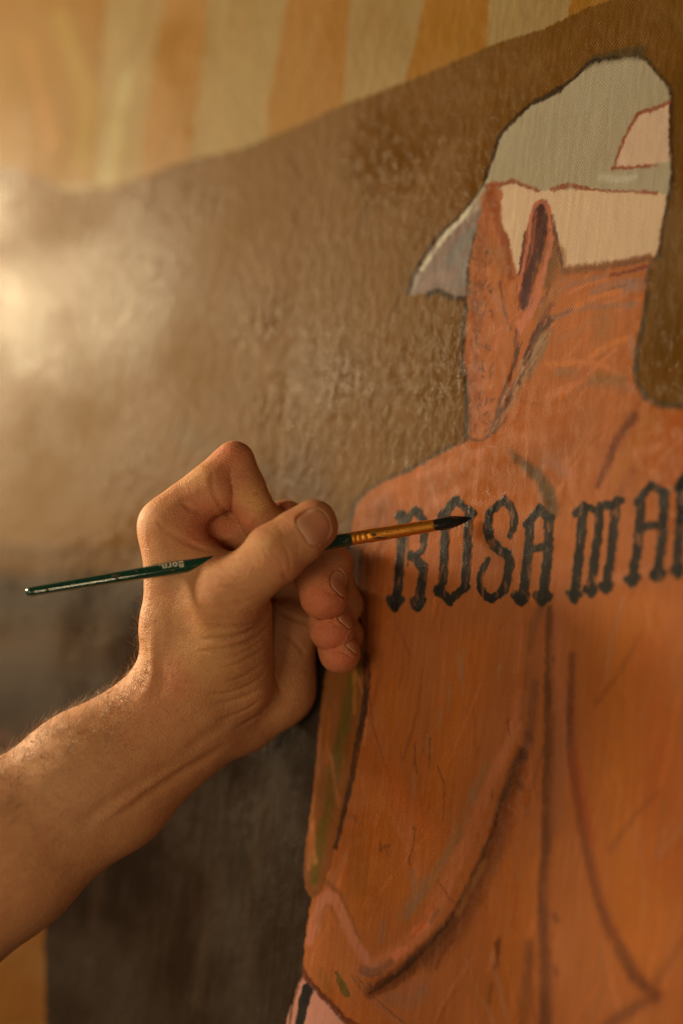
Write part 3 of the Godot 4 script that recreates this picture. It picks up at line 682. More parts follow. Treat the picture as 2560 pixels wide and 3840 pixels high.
	stroke([17.1, -110.5, 15.4, -119], 2.3, 2.3, 153, 113, 94, 0.85, 0.6, 0)
	stroke([12.5, -133.5, 7.5, -142.5, 2.2, -150.4], 2.6, 2.6, 146, 105, 79, 0.85, 0.6, 0)
	stroke([-2.1, -159.9, -7.3, -168.5, -10.2, -173.2], 3.9, 3.9, 142, 108, 85, 0.8, 0.6, 0)
	stroke([-9.4, -153.5, -9.4, -158.2], 2.3, 2.3, 159, 115, 100, 0.85, 0.6, 0)
	stroke([-21.1, -178.1, -21.7, -184.1], 3.9, 3.9, 144, 103, 79, 0.7, 0.6, 0)
	stroke([1.8, -172.8, 5.2, -167.5], 2.3, 2.3, 138, 98, 73, 0.7, 0.6, 0)
	stroke([24.5, -110.1, 19.7, -125.4, 14.8, -140.7, 9, -154, 2.7, -164.4], 2.8, 2.8, 179, 105, 64, 0.55, 0.6, 0)
	stroke([2.7, -164.4, -1, -173.3, -6.9, -181.4], 2.2, 2.2, 181, 95, 46, 0.7, 0.6, 0)
	stroke([24.9, -144.4, 21.1, -151.9, 14.9, -166.9], 3.9, 3.9, 144, 98, 58, 0.7, 0.6, 0)
	stroke([-29.1, -198.7, -21.8, -198.4, -15.4, -193], 3.9, 3.9, 131, 88, 73, 0.8, 0.6, 0)
	stroke([-14.7, -207.7, -3.3, -207.7, 2.2, -201.9], 6.4, 6.4, 146, 98, 79, 0.7, 0.6, 0)
	stroke([7.1, -191.6, 10.2, -184, 13.7, -178.7], 1.9, 1.9, 110, 54, 25, 0.7, 0.6, 0)
	stroke([34.9, -175.9, 36.7, -184.7], 3.9, 1.3, 94, 52, 25, 0.8, 0.8, 0)
	stroke([34.3, -192, 34, -200], 1.9, 1.9, 105, 69, 34, 0.6, 0.6, 0)
	stroke([-26.4, -113.9, -19, -125, -3.4, -134.7], 12.2, 12.2, 185, 95, 31, 0.6, 1, 0)
	stroke([-39.6, -146.2, -35.6, -163.8], 12.9, 12.9, 149, 95, 40, 0.6, 1, 0)
	stroke([-26.1, -168.2, -26.5, -186.2], 8.7, 8.7, 164, 95, 37, 0.5, 1, 0)
	stroke([-52.2, -178.8, -45.9, -195.9], 7.7, 7.7, 170, 105, 67, 0.5, 1, 0)
	stroke([-27.7, -146.8, -23.5, -145], 1.9, 1.9, 110, 61, 31, 0.6, 0.6, 0)
	stroke([23.9, -194, 29.2, -198.7], 10.3, 10.3, 164, 100, 49, 0.5, 1, 0)
	stroke([-58.7, -206.9, -48.6, -213.4, -38.7, -219.7, -28.6, -222.4], 1.5, 1.5, 92, 44, 28, 0.9, 0.5, 0)
	stroke([-31.5, -202.7, -21.8, -209.1, -6.4, -216.5], 0.8, 0.8, 105, 61, 37, 0.8, 0.6, 0)
	stroke([-50.7, -204.7, -45.1, -211.5], 6.7, 6.7, 120, 86, 40, 0.5, 0.9, 0)
	only = 0
	stroke([43.2, -38.2, 49.3, -92.8, 52.5, -125, 54.2, -151.6, 58, -177.6, 61, -204.5], 5.1, 7.4, 118, 66, 37, 0.6, 0.9, 0)
	stroke([55.4, -54.8, 60.4, -96.8, 70.1, -127.7, 83.8, -159.1, 91.9, -169, 98.5, -177, 106.4, -182.1], 5.1, 6.8, 138, 71, 37, 0.55, 0.9, 0)
	stroke([47.7, -42.3, 52.4, -81.5, 56.4, -124.4], 6.8, 5.7, 175, 110, 85, 0.5, 0.9, 0)
	stroke([34, -43.4, 35.2, -83.4], 5.7, 4.5, 131, 78, 46, 0.6, 0.9, 0)
	only = 4
	stroke([-12.3, 145, -10.9, 123.8, -9.8, 99.1, -8, 74.5, -5.5, 44.1], 8.3, 9.4, 133, 76, 46, 0.6, 1, 0)
	stroke([-8.6, 79.1, -8.9, 77.6, -8.5, 76.2], 1, 0.6, 192, 130, 106, 0.59, 0.4, 0)
	stroke([-3.8, 41.4, -3.6, 39.6, -3.3, 37.8], 1.5, 0.7, 92, 54, 43, 0.8, 0.4, 0)
	stroke([-3.1, 62.6, -2.4, 62.1, -2.4, 61.7], 1.5, 0.8, 66, 47, 43, 0.79, 0.4, 0)
	stroke([-7.7, 74.8, -6.1, 73.8, -5.9, 72.8], 1.3, 1.1, 192, 130, 106, 0.84, 0.4, 0)
	stroke([-11.8, 94.2, -13.3, 93, -11.5, 91.7], 1.6, 1.2, 110, 66, 52, 0.65, 0.4, 0)
	stroke([-1.2, 76.5, -1, 75.4, -1, 74.4], 1.3, 1.3, 66, 47, 43, 0.8, 0.4, 0)
	stroke([1.6, 68.4, 0.7, 66.5, 0.6, 64.6], 1.8, 1, 92, 54, 43, 0.72, 0.4, 0)
	stroke([-2.7, 102.2, -3.9, 101, -3.3, 99.8], 1.4, 0.8, 66, 47, 43, 0.64, 0.4, 0)
	stroke([-12.4, 100.2, -11.2, 98.3, -12.3, 96.4], 1.5, 0.6, 110, 66, 52, 0.69, 0.4, 0)
	stroke([-3.4, 101.2, -4.2, 100.9, -2.8, 100.4], 1, 1, 92, 54, 43, 0.84, 0.4, 0)
	stroke([-11, 102.8, -10.1, 100.6, -10.4, 98.5], 1.3, 0.7, 192, 130, 106, 0.63, 0.4, 0)
	stroke([-2.8, 92.2, -1.4, 90.6, -2.8, 89.1], 1.9, 1.2, 110, 66, 52, 0.65, 0.4, 0)
	stroke([-6.2, 104.8, -6.6, 102.7, -6, 100.5], 1.5, 0.6, 192, 130, 106, 0.85, 0.4, 0)
	stroke([-9.5, 93.2, -9.1, 92.6, -9.2, 92.1], 1.3, 0.8, 110, 66, 52, 0.71, 0.4, 0)
	stroke([-8.7, 83.7, -8.1, 81.6, -8.3, 79.5], 1.3, 1, 110, 66, 52, 0.71, 0.4, 0)
	stroke([-9.6, 94.2, -10.1, 93.3, -9.8, 92.3], 1.2, 0.9, 66, 47, 43, 0.84, 0.4, 0)
	stroke([-7.8, 113.8, -7.6, 112.3, -7.4, 110.7], 1.3, 1.1, 66, 47, 43, 0.54, 0.4, 0)
	stroke([-9.9, 96.8, -8.6, 95.6, -8.3, 94.5], 1.1, 0.8, 92, 54, 43, 0.81, 0.4, 0)
	stroke([-9.6, 105.9, -10.7, 104.7, -9, 103.4], 1.7, 1.2, 92, 54, 43, 0.8, 0.4, 0)
	stroke([-4.3, 55.4, -5.6, 53.9, -4.8, 52.5], 1.3, 1, 110, 66, 52, 0.66, 0.4, 0)
	stroke([-6.7, 100.3, -6.4, 100, -6.5, 99.6], 1.1, 0.9, 192, 130, 106, 0.7, 0.4, 0)
	stroke([2.1, 64.6, 0.6, 63.4, 0.9, 62.3], 1.7, 1.3, 110, 66, 52, 0.81, 0.4, 0)
	stroke([2.1, 52.9, 3.8, 52.4, 2.2, 51.9], 1, 1.2, 92, 54, 43, 0.81, 0.4, 0)
	stroke([-0.4, 76.2, -1.9, 74.6, 0.3, 72.9], 1.2, 1.1, 192, 130, 106, 0.52, 0.4, 0)
	stroke([-5.3, 115.2, -6.3, 113.1, -5.4, 111], 1.7, 0.6, 92, 54, 43, 0.57, 0.4, 0)
	stroke([-2.1, 56.3, -3.1, 54.5, -3.1, 52.8], 1.7, 1.2, 66, 47, 43, 0.67, 0.4, 0)
	stroke([-6.2, 91.1, -5.2, 90.3, -5.4, 89.6], 1.4, 0.6, 110, 66, 52, 0.77, 0.4, 0)
	stroke([-16.8, 120.7, -18.1, 120.2, -16.2, 119.6], 1.9, 1.2, 66, 47, 43, 0.68, 0.4, 0)
	stroke([-9.8, 111.7, -11.2, 110.7, -9.9, 109.7], 1.2, 0.8, 110, 66, 52, 0.65, 0.4, 0)
	stroke([-15.9, 125, -14.9, 123.2, -15, 121.4], 1, 0.9, 192, 130, 106, 0.72, 0.4, 0)
	stroke([-7.2, 50.5, -8.5, 49, -8.3, 47.6], 1.2, 1.3, 192, 130, 106, 0.66, 0.4, 0)
	stroke([-8.6, 79.8, -7.9, 79.3, -8.3, 78.9], 1.3, 1.2, 110, 66, 52, 0.63, 0.4, 0)
	stroke([1.8, 58.5, 1.2, 57.3, 2.3, 56.2], 1.7, 1.1, 192, 130, 106, 0.73, 0.4, 0)
	stroke([-2.5, 77.3, -3.7, 76, -1.5, 74.6], 1.1, 1.2, 66, 47, 43, 0.68, 0.4, 0)
	stroke([-3.5, 69.4, -3.7, 67.6, -3.1, 65.8], 1.8, 0.6, 66, 47, 43, 0.74, 0.4, 0)
	stroke([2.8, 45.1, 3.3, 43.4, 3.2, 41.6], 1.7, 1, 92, 54, 43, 0.54, 0.4, 0)
	stroke([1.6, 46.6, 0.2, 45.7, 1, 44.8], 1.7, 0.8, 92, 54, 43, 0.73, 0.4, 0)
	stroke([-4.3, 66, -2.7, 65.2, -3.2, 64.5], 1.8, 1, 66, 47, 43, 0.63, 0.4, 0)
	stroke([-4.5, 46.9, -3, 44.9, -3.6, 42.8], 1.5, 1, 192, 130, 106, 0.55, 0.4, 0)
	stroke([-3, 50.4, -4, 49.2, -3.1, 48], 1.6, 1.3, 92, 54, 43, 0.55, 0.4, 0)
	stroke([-6.8, 112.5, -6.5, 110.4, -6.2, 108.4], 1.5, 1.2, 192, 130, 106, 0.71, 0.4, 0)
	stroke([0.2, 42.5, 1.7, 41.7, 0.5, 40.8], 1.7, 0.7, 110, 66, 52, 0.58, 0.4, 0)
	stroke([-2.3, 52.4, -2.3, 50.8, -2.1, 49.3], 1.1, 1, 66, 47, 43, 0.67, 0.4, 0)
	stroke([0.5, 53, 0.3, 51.4, 0.4, 49.7], 1.4, 0.7, 92, 54, 43, 0.73, 0.4, 0)
	stroke([-7.4, 119, -8.3, 118.3, -8.3, 117.5], 1.7, 0.7, 66, 47, 43, 0.81, 0.4, 0)
	stroke([-4.9, 52.3, -5.4, 51.2, -5.2, 50.1], 1, 0.6, 110, 66, 52, 0.51, 0.4, 0)
	stroke([16.9, 66.7, 16, 65], 1.3, 0.9, 68, 44, 43, 0.58, 0.4, 0)
	stroke([15.6, 58.9, 13.6, 54.7], 1.1, 0.8, 196, 144, 124, 0.55, 0.4, 0)
	stroke([7.1, 43.3, 4.2, 37], 1.4, 1.2, 196, 144, 124, 0.62, 0.4, 0)
	stroke([9.6, 56.1, 8.2, 53.2], 1.8, 1.3, 131, 78, 58, 0.71, 0.4, 0)
	stroke([23.9, 82.7, 21.5, 77.6], 1.7, 1, 99, 59, 46, 0.76, 0.4, 0)
	stroke([11.5, 49.8, 8.6, 43.7], 1.5, 0.6, 131, 78, 58, 0.56, 0.4, 0)
	stroke([19.5, 73.6, 17.4, 69.3], 1.7, 0.9, 164, 134, 115, 0.81, 0.4, 0)
	stroke([11.9, 51.7, 9.9, 47.4], 1.6, 0.9, 68, 44, 43, 0.61, 0.4, 0)
	stroke([19.2, 69.2, 17.3, 65.2], 1.2, 1.1, 164, 134, 115, 0.85, 0.4, 0)
	stroke([2.1, 38.9, 1.2, 36.9], 1.5, 1.3, 99, 59, 46, 0.61, 0.4, 0)
	stroke([28.3, 81.6, 25.9, 76.5], 1.2, 0.7, 196, 144, 124, 0.77, 0.4, 0)
	stroke([19.6, 68.6, 17.4, 64], 1.9, 1.2, 131, 78, 58, 0.71, 0.4, 0)
	stroke([14.9, 58.2, 12.3, 52.8], 1, 1.2, 196, 144, 124, 0.88, 0.4, 0)
	stroke([16.6, 69.6, 14.4, 64.9], 2.1, 1.1, 164, 134, 115, 0.86, 0.4, 0)
	stroke([13.1, 54.1, 10.8, 49.4], 1.1, 1.1, 99, 59, 46, 0.7, 0.4, 0)
	stroke([14.4, 61.4, 12.4, 57.2], 1, 0.9, 196, 144, 124, 0.54, 0.4, 0)
	stroke([20.7, 74.8, 18.9, 70.9], 1, 1.3, 68, 44, 43, 0.64, 0.4, 0)
	stroke([24.5, 75.6, 21.7, 69.6], 1.3, 1.2, 99, 59, 46, 0.53, 0.4, 0)
	stroke([7.7, 45.8, 6.8, 43.8], 2.1, 1.3, 99, 59, 46, 0.87, 0.4, 0)
	stroke([4.5, 43.2, 2.6, 39.1], 1.1, 0.6, 68, 44, 43, 0.84, 0.4, 0)
	stroke([9.6, 51.1, 8.6, 49.2], 1.9, 0.7, 196, 144, 124, 0.62, 0.4, 0)
	stroke([16.8, 66.3, 15.6, 63.8], 2, 1.1, 164, 134, 115, 0.84, 0.4, 0)
	stroke([16.3, 64.4, 13.3, 58.1], 1.9, 0.8, 164, 134, 115, 0.56, 0.4, 0)
	stroke([17.5, 63.9, 16.4, 61.5], 1.4, 0.7, 68, 44, 43, 0.56, 0.4, 0)
	stroke([12.4, 56.9, 9.7, 51.2], 1.4, 0.8, 68, 44, 43, 0.78, 0.4, 0)
	stroke([25.6, 85, 24.8, 83.3], 2, 0.7, 68, 44, 43, 0.66, 0.4, 0)
	stroke([23.2, 78.1, 20.4, 72.1], 1.6, 1.2, 164, 134, 115, 0.61, 0.4, 0)
	stroke([5, 47.2, 3.6, 44.1], 1.2, 0.8, 164, 134, 115, 0.75, 0.4, 0)
	stroke([22.2, 69.5, 19.2, 63.3], 1.6, 0.6, 68, 44, 43, 0.77, 0.4, 0)
	stroke([25.8, 87.6, 24.6, 85.1], 1.5, 0.8, 196, 144, 124, 0.64, 0.4, 0)
	stroke([15.3, 62.2, 13.6, 58.7], 1.8, 1, 196, 144, 124, 0.54, 0.4, 0)
	stroke([21.5, 74.1, 19.9, 70.6], 1.3, 1.1, 196, 144, 124, 0.57, 0.4, 0)
	stroke([9.4, 53.5, 7.4, 49.1], 2, 0.8, 196, 144, 124, 0.68, 0.4, 0)
	stroke([16.8, 67.1, 14.1, 61.5], 1.5, 1.1, 196, 144, 124, 0.88, 0.4, 0)
	stroke([28.8, 84, 26.2, 78.4], 1, 1.1, 68, 44, 43, 0.63, 0.4, 0)
	stroke([13.7, 58.2, 11.5, 53.6], 1, 0.9, 164, 134, 115, 0.9, 0.4, 0)
	stroke([29.5, 85.8, 26.7, 79.8], 1.3, 0.8, 196, 144, 124, 0.53, 0.4, 0)
	stroke([12.5, 54.7, 11.4, 52.3], 1.7, 1, 68, 44, 43, 0.54, 0.4, 0)
	stroke([22.5, 70.9, 20.5, 66.8], 1.5, 1.3, 164, 134, 115, 0.82, 0.4, 0)
	stroke([15.7, 60.2, 14.8, 58.2], 1.9, 0.7, 68, 44, 43, 0.84, 0.4, 0)
	stroke([11.8, 94.9, 11.3, 92], 0.9, 0.9, 81, 42, 43, 0.66, 0.4, 0)
	stroke([23, 97.7, 22.4, 94.4], 1.3, 0.9, 81, 42, 43, 0.52, 0.4, 0)
	stroke([23.9, 116.2, 23.3, 112.8], 0.9, 0.6, 175, 105, 91, 0.69, 0.4, 0)
	stroke([8.1, 121.2, 7.4, 117.2], 0.8, 1, 175, 105, 91, 0.57, 0.4, 0)
	stroke([19.6, 109.3, 19.1, 106.6], 1.1, 1.3, 175, 105, 91, 0.49, 0.4, 0)
	stroke([14, 125.1, 13.4, 121.9], 1.5, 0.7, 120, 64, 55, 0.75, 0.4, 0)
	stroke([25.5, 108.8, 24.5, 102.9], 1.3, 0.9, 120, 64, 55, 0.76, 0.4, 0)
	stroke([24.2, 114.4, 23.3, 109.2], 1.1, 1.3, 81, 42, 43, 0.52, 0.4, 0)
	stroke([22.3, 127.5, 21.9, 125.4], 1.4, 0.8, 81, 42, 43, 0.66, 0.4, 0)
	stroke([9.6, 103.6, 9.1, 100.6], 1.2, 0.8, 120, 64, 55, 0.7, 0.4, 0)
	stroke([10.5, 131.7, 9.9, 128.6], 1.1, 0.6, 120, 64, 55, 0.59, 0.4, 0)
	stroke([20.7, 123.3, 20.1, 119.9], 1.5, 1, 120, 64, 55, 0.57, 0.4, 0)
	stroke([23.9, 114.9, 22.9, 108.6], 1, 1.3, 175, 105, 91, 0.51, 0.4, 0)
	stroke([17.8, 97.2, 16.9, 91.8], 1, 0.8, 81, 42, 43, 0.41, 0.4, 0)
	stroke([16.8, 129.4, 16.5, 127.6], 1.7, 0.6, 201, 139, 127, 0.54, 0.4, 0)
	stroke([23.8, 119.7, 23.1, 115.5], 1.2, 0.7, 175, 105, 91, 0.57, 0.4, 0)
	stroke([11.1, 134, 10.4, 129.7], 0.8, 0.8, 120, 64, 55, 0.67, 0.4, 0)
	stroke([17.6, 104.3, 17, 101.1], 0.8, 0.6, 120, 64, 55, 0.77, 0.4, 0)
	stroke([20.4, 124.9, 20, 122.6], 1.5, 1.2, 175, 105, 91, 0.62, 0.4, 0)
	stroke([10.7, 128.8, 10.4, 127], 1.4, 1.2, 201, 139, 127, 0.59, 0.4, 0)
	stroke([21.6, 95.3, 20.7, 89.9], 1.3, 0.9, 120, 64, 55, 0.52, 0.4, 0)
	stroke([6.9, 130.3, 5.9, 124.7], 0.9, 1.2, 201, 139, 127, 0.58, 0.4, 0)
	stroke([21.4, 115.9, 20.4, 109.8], 0.9, 0.8, 81, 42, 43, 0.56, 0.4, 0)
	stroke([24.3, 99.6, 23.3, 93.6], 1.3, 0.6, 81, 42, 43, 0.6, 0.4, 0)
	stroke([13.7, 105, 12.7, 99.1], 0.9, 1.1, 175, 105, 91, 0.41, 0.4, 0)
	stroke([17.5, 103, 16.6, 97.5], 1.2, 0.8, 175, 105, 91, 0.47, 0.4, 0)
	stroke([16.1, 99.8, 15.6, 96.6], 1, 1.3, 175, 105, 91, 0.53, 0.4, 0)
	stroke([13.3, 123.7, 12.9, 121.4], 1, 1.3, 81, 42, 43, 0.6, 0.4, 0)
	stroke([25.6, 103.4, 24.8, 98.6], 0.9, 1, 81, 42, 43, 0.65, 0.4, 0)
	stroke([19.3, 135.5, 18.8, 132.5], 1.7, 0.6, 175, 105, 91, 0.79, 0.4, 0)
	only = 0
	stroke([-30.1, 18.1, -12.7, 24.1, 2.2, 28.8], 6.4, 5.1, 192, 130, 109, 0.5, 0.9, 0)
	stroke([-53.9, 3.4, -43.2, 11.8], 8.5, 6.8, 192, 130, 109, 0.5, 0.9, 0)
	stroke([-19.5, 6.8, -2.6, 15.2], 7.4, 5.9, 192, 130, 109, 0.5, 0.9, 0)
	stroke([16.4, 36.8, 31.4, 35.2], 8.5, 6.8, 192, 130, 109, 0.5, 0.9, 0)
	stroke([42.9, 26.1, 51.7, 4.3], 6.2, 5, 192, 130, 109, 0.5, 0.9, 0)
	stroke([74.5, 30.7, 93.2, 36.5], 6.4, 5.1, 192, 130, 109, 0.5, 0.9, 0)
	stroke([66.8, -22.1, 87.6, -17.1], 7.4, 5.9, 192, 130, 109, 0.5, 0.9, 0)
	stroke([-36.3, -0.7, -35.1, -9.5, -34.7, -18.8, -34.2, -27, -34, -35.3, -34.4, -41], 5.2, 5.2, 31, 31, 34, 0.93, 0.1, 8)
	stroke([-37.6, -38.1, -34.4, -41.3, -32.1, -37.7], 4.9, 4.9, 31, 31, 34, 0.93, 0.1, 8)
	stroke([-38.4, -0.8, -36.4, 0.1, -33.6, -2.3], 3.9, 3.9, 31, 31, 34, 0.93, 0.1, 8)
	stroke([-33.6, -2.3, -31.2, 0.6, -29.4, 2.5], 3.9, 3.9, 31, 31, 34, 0.93, 0.1, 8)
	stroke([-29.6, 2, -25.4, -1.5, -23.9, -5.8, -23.4, -10.9], 4.6, 4.6, 31, 31, 34, 0.93, 0.1, 8)
	stroke([-23.4, -10.9, -23.6, -15, -27.4, -18.3], 3.6, 3.6, 31, 31, 34, 0.93, 0.1, 8)
	stroke([-29, -17.9, -24, -21.2, -21.4, -24.1], 4.9, 4.9, 31, 31, 34, 0.93, 0.1, 8)
	stroke([-21.8, -23.1, -21.9, -31.3, -22.7, -39.6], 5.2, 5.2, 31, 31, 34, 0.93, 0.1, 8)
	stroke([-25.6, -38, -22.5, -40.8, -20.6, -37.2], 4.2, 4.2, 31, 31, 34, 0.93, 0.1, 8)
	stroke([-32.7, -4.1, -30.4, -22.6], 1.3, 1.3, 31, 31, 34, 0.6, 0.1, 8)
	stroke([-13.6, 0.4, -12.8, -9.3, -11.7, -21.5, -11.6, -30.6, -13.5, -32.3], 4.9, 4.9, 31, 31, 34, 0.93, 0.1, 8)
	stroke([-2, 2, -1.1, -8.6, -0.2, -18.7, 0.4, -29.8], 4.9, 4.9, 31, 31, 34, 0.93, 0.1, 8)
	stroke([-16.2, 0, -12.3, 4.1, -8.9, 7.7], 4.6, 4.6, 31, 31, 34, 0.93, 0.1, 8)
	stroke([-8.9, 7.7, -4.8, 4.9, 0.8, 2.1], 3.9, 3.9, 31, 31, 34, 0.93, 0.1, 8)
	stroke([-13.5, -32.3, -9.6, -34.3, -6.4, -36.5], 4.6, 4.6, 31, 31, 34, 0.93, 0.1, 8)
	stroke([-6.4, -36.5, -3.3, -33.1, 1.2, -29.5], 4.2, 4.2, 31, 31, 34, 0.93, 0.1, 8)
	stroke([20.8, -3.5, 20.4, 1.5, 18.5, 5.9, 14.7, 8.5], 4.2, 4.2, 31, 31, 34, 0.93, 0.1, 8)
	stroke([14.7, 8.5, 11.6, 5.9, 8.6, 2.8], 3.9, 3.9, 31, 31, 34, 0.93, 0.1, 8)
	stroke([8.6, 2.8, 8.2, -3.1, 10, -8, 13.7, -11.9, 18.3, -14.1], 4.9, 4.9, 31, 31, 34, 0.93, 0.1, 8)
	stroke([18.3, -14.1, 20.7, -16.9, 20.5, -24.4, 19.6, -29.9], 4.9, 4.9, 31, 31, 34, 0.93, 0.1, 8)
	stroke([19.6, -29.9, 16.3, -32.6, 14, -34.3], 3.9, 3.9, 31, 31, 34, 0.93, 0.1, 8)
	stroke([14, -34.3, 9.3, -31.6, 7.6, -29.3], 3.9, 3.9, 31, 31, 34, 0.93, 0.1, 8)
	stroke([7.6, -29.3, 7.4, -24.3, 10, -17.6], 3.6, 3.6, 31, 31, 34, 0.93, 0.1, 8)
	stroke([19.7, -4, 19.4, -7], 2.6, 2.6, 31, 31, 34, 0.93, 0.1, 8)
	stroke([28.7, -1.1, 29.1, -9, 29.3, -18.9, 29, -27.8, 28.4, -33.2], 4.9, 4.9, 31, 31, 34, 0.93, 0.1, 8)
	stroke([37.3, 1.3, 38.3, -6.5, 38.7, -16.3, 38.7, -25.1, 38.4, -32], 4.9, 4.9, 31, 31, 34, 0.93, 0.1, 8)
	stroke([27.3, -1.6, 30, 2.4, 32.3, 5.8], 4.2, 4.2, 31, 31, 34, 0.93, 0.1, 8)
	stroke([32.3, 5.8, 35.4, 3.2, 38.3, 1.9], 4.2, 4.2, 31, 31, 34, 0.93, 0.1, 8)
	stroke([29, -12, 33.8, -10.9, 38, -10.7], 3.6, 3.6, 31, 31, 34, 0.93, 0.1, 8)
	stroke([25, -31.5, 28.5, -34.2, 30.6, -31.6], 4.2, 4.2, 31, 31, 34, 0.93, 0.1, 8)
	stroke([35.2, -30.7, 38.6, -33.7, 41.2, -30.8], 4.2, 4.2, 31, 31, 34, 0.93, 0.1, 8)
	stroke([27.1, -1.2, 28.3, -2.1], 4.6, 4.6, 31, 31, 34, 0.93, 0.1, 8)
	stroke([52.9, 7.4, 53.2, -0.8, 53.3, -11.5, 53.2, -21.2, 53.1, -29.9], 4.9, 4.9, 31, 31, 34, 0.93, 0.1, 8)
	stroke([60.4, 7.7, 60.8, -0.5, 60.8, -11.1, 60.5, -20.7, 60.2, -27], 4.6, 4.6, 31, 31, 34, 0.93, 0.1, 8)
	stroke([67.5, 10, 67.7, -0.1, 67.7, -10.7, 67.4, -19.3, 67.1, -25.1], 4.6, 4.6, 31, 31, 34, 0.93, 0.1, 8)
	stroke([49.5, 4.3, 52.9, 7.7, 59, 6], 3.3, 3.3, 31, 31, 34, 0.93, 0.1, 8)
	stroke([59, 6.2, 61.3, 8.8, 65.6, 8], 3.3, 3.3, 31, 31, 34, 0.93, 0.1, 8)
	stroke([65.6, 8, 67.7, 11.2, 70.1, 10.6], 3.3, 3.3, 31, 31, 34, 0.93, 0.1, 8)
	stroke([50.8, -29.1, 53.2, -31.4, 55.1, -29], 3.9, 3.9, 31, 31, 34, 0.93, 0.1, 8)
	stroke([58, -26.7, 60.5, -28.6, 62.1, -26.4], 3.6, 3.6, 31, 31, 34, 0.93, 0.1, 8)
	stroke([65.1, -24.7, 67.3, -26.5, 69, -24.2], 3.6, 3.6, 31, 31, 34, 0.93, 0.1, 8)
	stroke([78.6, 10.9, 79, 1.4, 79.3, -8.1, 78.8, -15.7, 78.4, -21.4], 4.6, 4.6, 31, 31, 34, 0.93, 0.1, 8)
	stroke([88.4, 14.7, 89.2, 5.7, 89.6, -3.7, 89.4, -11.3, 89.4, -18.8], 4.6, 4.6, 31, 31, 34, 0.93, 0.1, 8)
	stroke([76.9, 10.4, 80, 14.3, 82.5, 17.8], 3.9, 3.9, 31, 31, 34, 0.93, 0.1, 8)
	stroke([82.5, 17.8, 85.5, 16, 89.4, 14.2], 3.9, 3.9, 31, 31, 34, 0.93, 0.1, 8)
	stroke([79, -0.5, 84.6, 1.2, 89.6, 1.5], 3.3, 3.3, 31, 31, 34, 0.93, 0.1, 8)
	stroke([76.3, -21.1, 78.7, -22.8, 80.6, -20.3], 3.9, 3.9, 31, 31, 34, 0.93, 0.1, 8)
	stroke([87, -18.5, 89.6, -20.2, 91.6, -17.7], 3.9, 3.9, 31, 31, 34, 0.93, 0.1, 8)
	stroke([95.8, 19.2, 96.4, 9.8, 96.8, 0.4, 97.2, -8.9, 97.7, -16.8], 4.6, 4.6, 31, 31, 34, 0.93, 0.1, 8)
	stroke([93.8, 16.8, 96.1, 20.6, 98.4, 22.6], 3.9, 3.9, 31, 31, 34, 0.93, 0.1, 8)
	stroke([95.8, -16, 98, -18.2, 100.1, -15.5], 3.9, 3.9, 31, 31, 34, 0.93, 0.1, 8)
	stroke([98.4, 22.6, 102.2, 19.4, 103.1, 13.8, 101.8, 9.1, 97.7, 5.6], 4.2, 4.2, 31, 31, 34, 0.93, 0.1, 8)
	stroke([98.2, 5.7, 102.8, 1.7, 104.5, -4.8, 105, -15], 4.2, 4.2, 31, 31, 34, 0.93, 0.1, 8)


# ------------------------------------------------------------------ the brush

# a turned shape along x: rows of [x, radius, y shift, z shift]
func lathe(rows: Array, sides: int, squash := 1.0) -> ArrayMesh:
	var st := SurfaceTool.new()
	st.begin(Mesh.PRIMITIVE_TRIANGLES)
	st.set_smooth_group(0)
	var n := rows.size()
	var ring := []
	for r in rows:
		var line := PackedVector3Array()
		for k in sides:
			var t := TAU * k / sides
			line.append(Vector3(r[0], r[2] + r[1] * cos(t) * squash, r[3] + r[1] * sin(t)) * MM)
		ring.append(line)
	for i in n - 1:
		for k in sides:
			var l := (k + 1) % sides
			for v in [ring[i][k], ring[i + 1][k], ring[i + 1][l], ring[i][k], ring[i + 1][l], ring[i][l]]:
				st.add_vertex(v)
	st.index()
	st.generate_normals()
	return st.commit()

func handle_radius(x: float) -> float:
	return lerpf(2.05, 2.85, smoothstep(0.0, 75.0, x)) + 0.35 * smoothstep(70.0, 130.0, x) - 0.45 * smoothstep(128.0, 139.48, x)

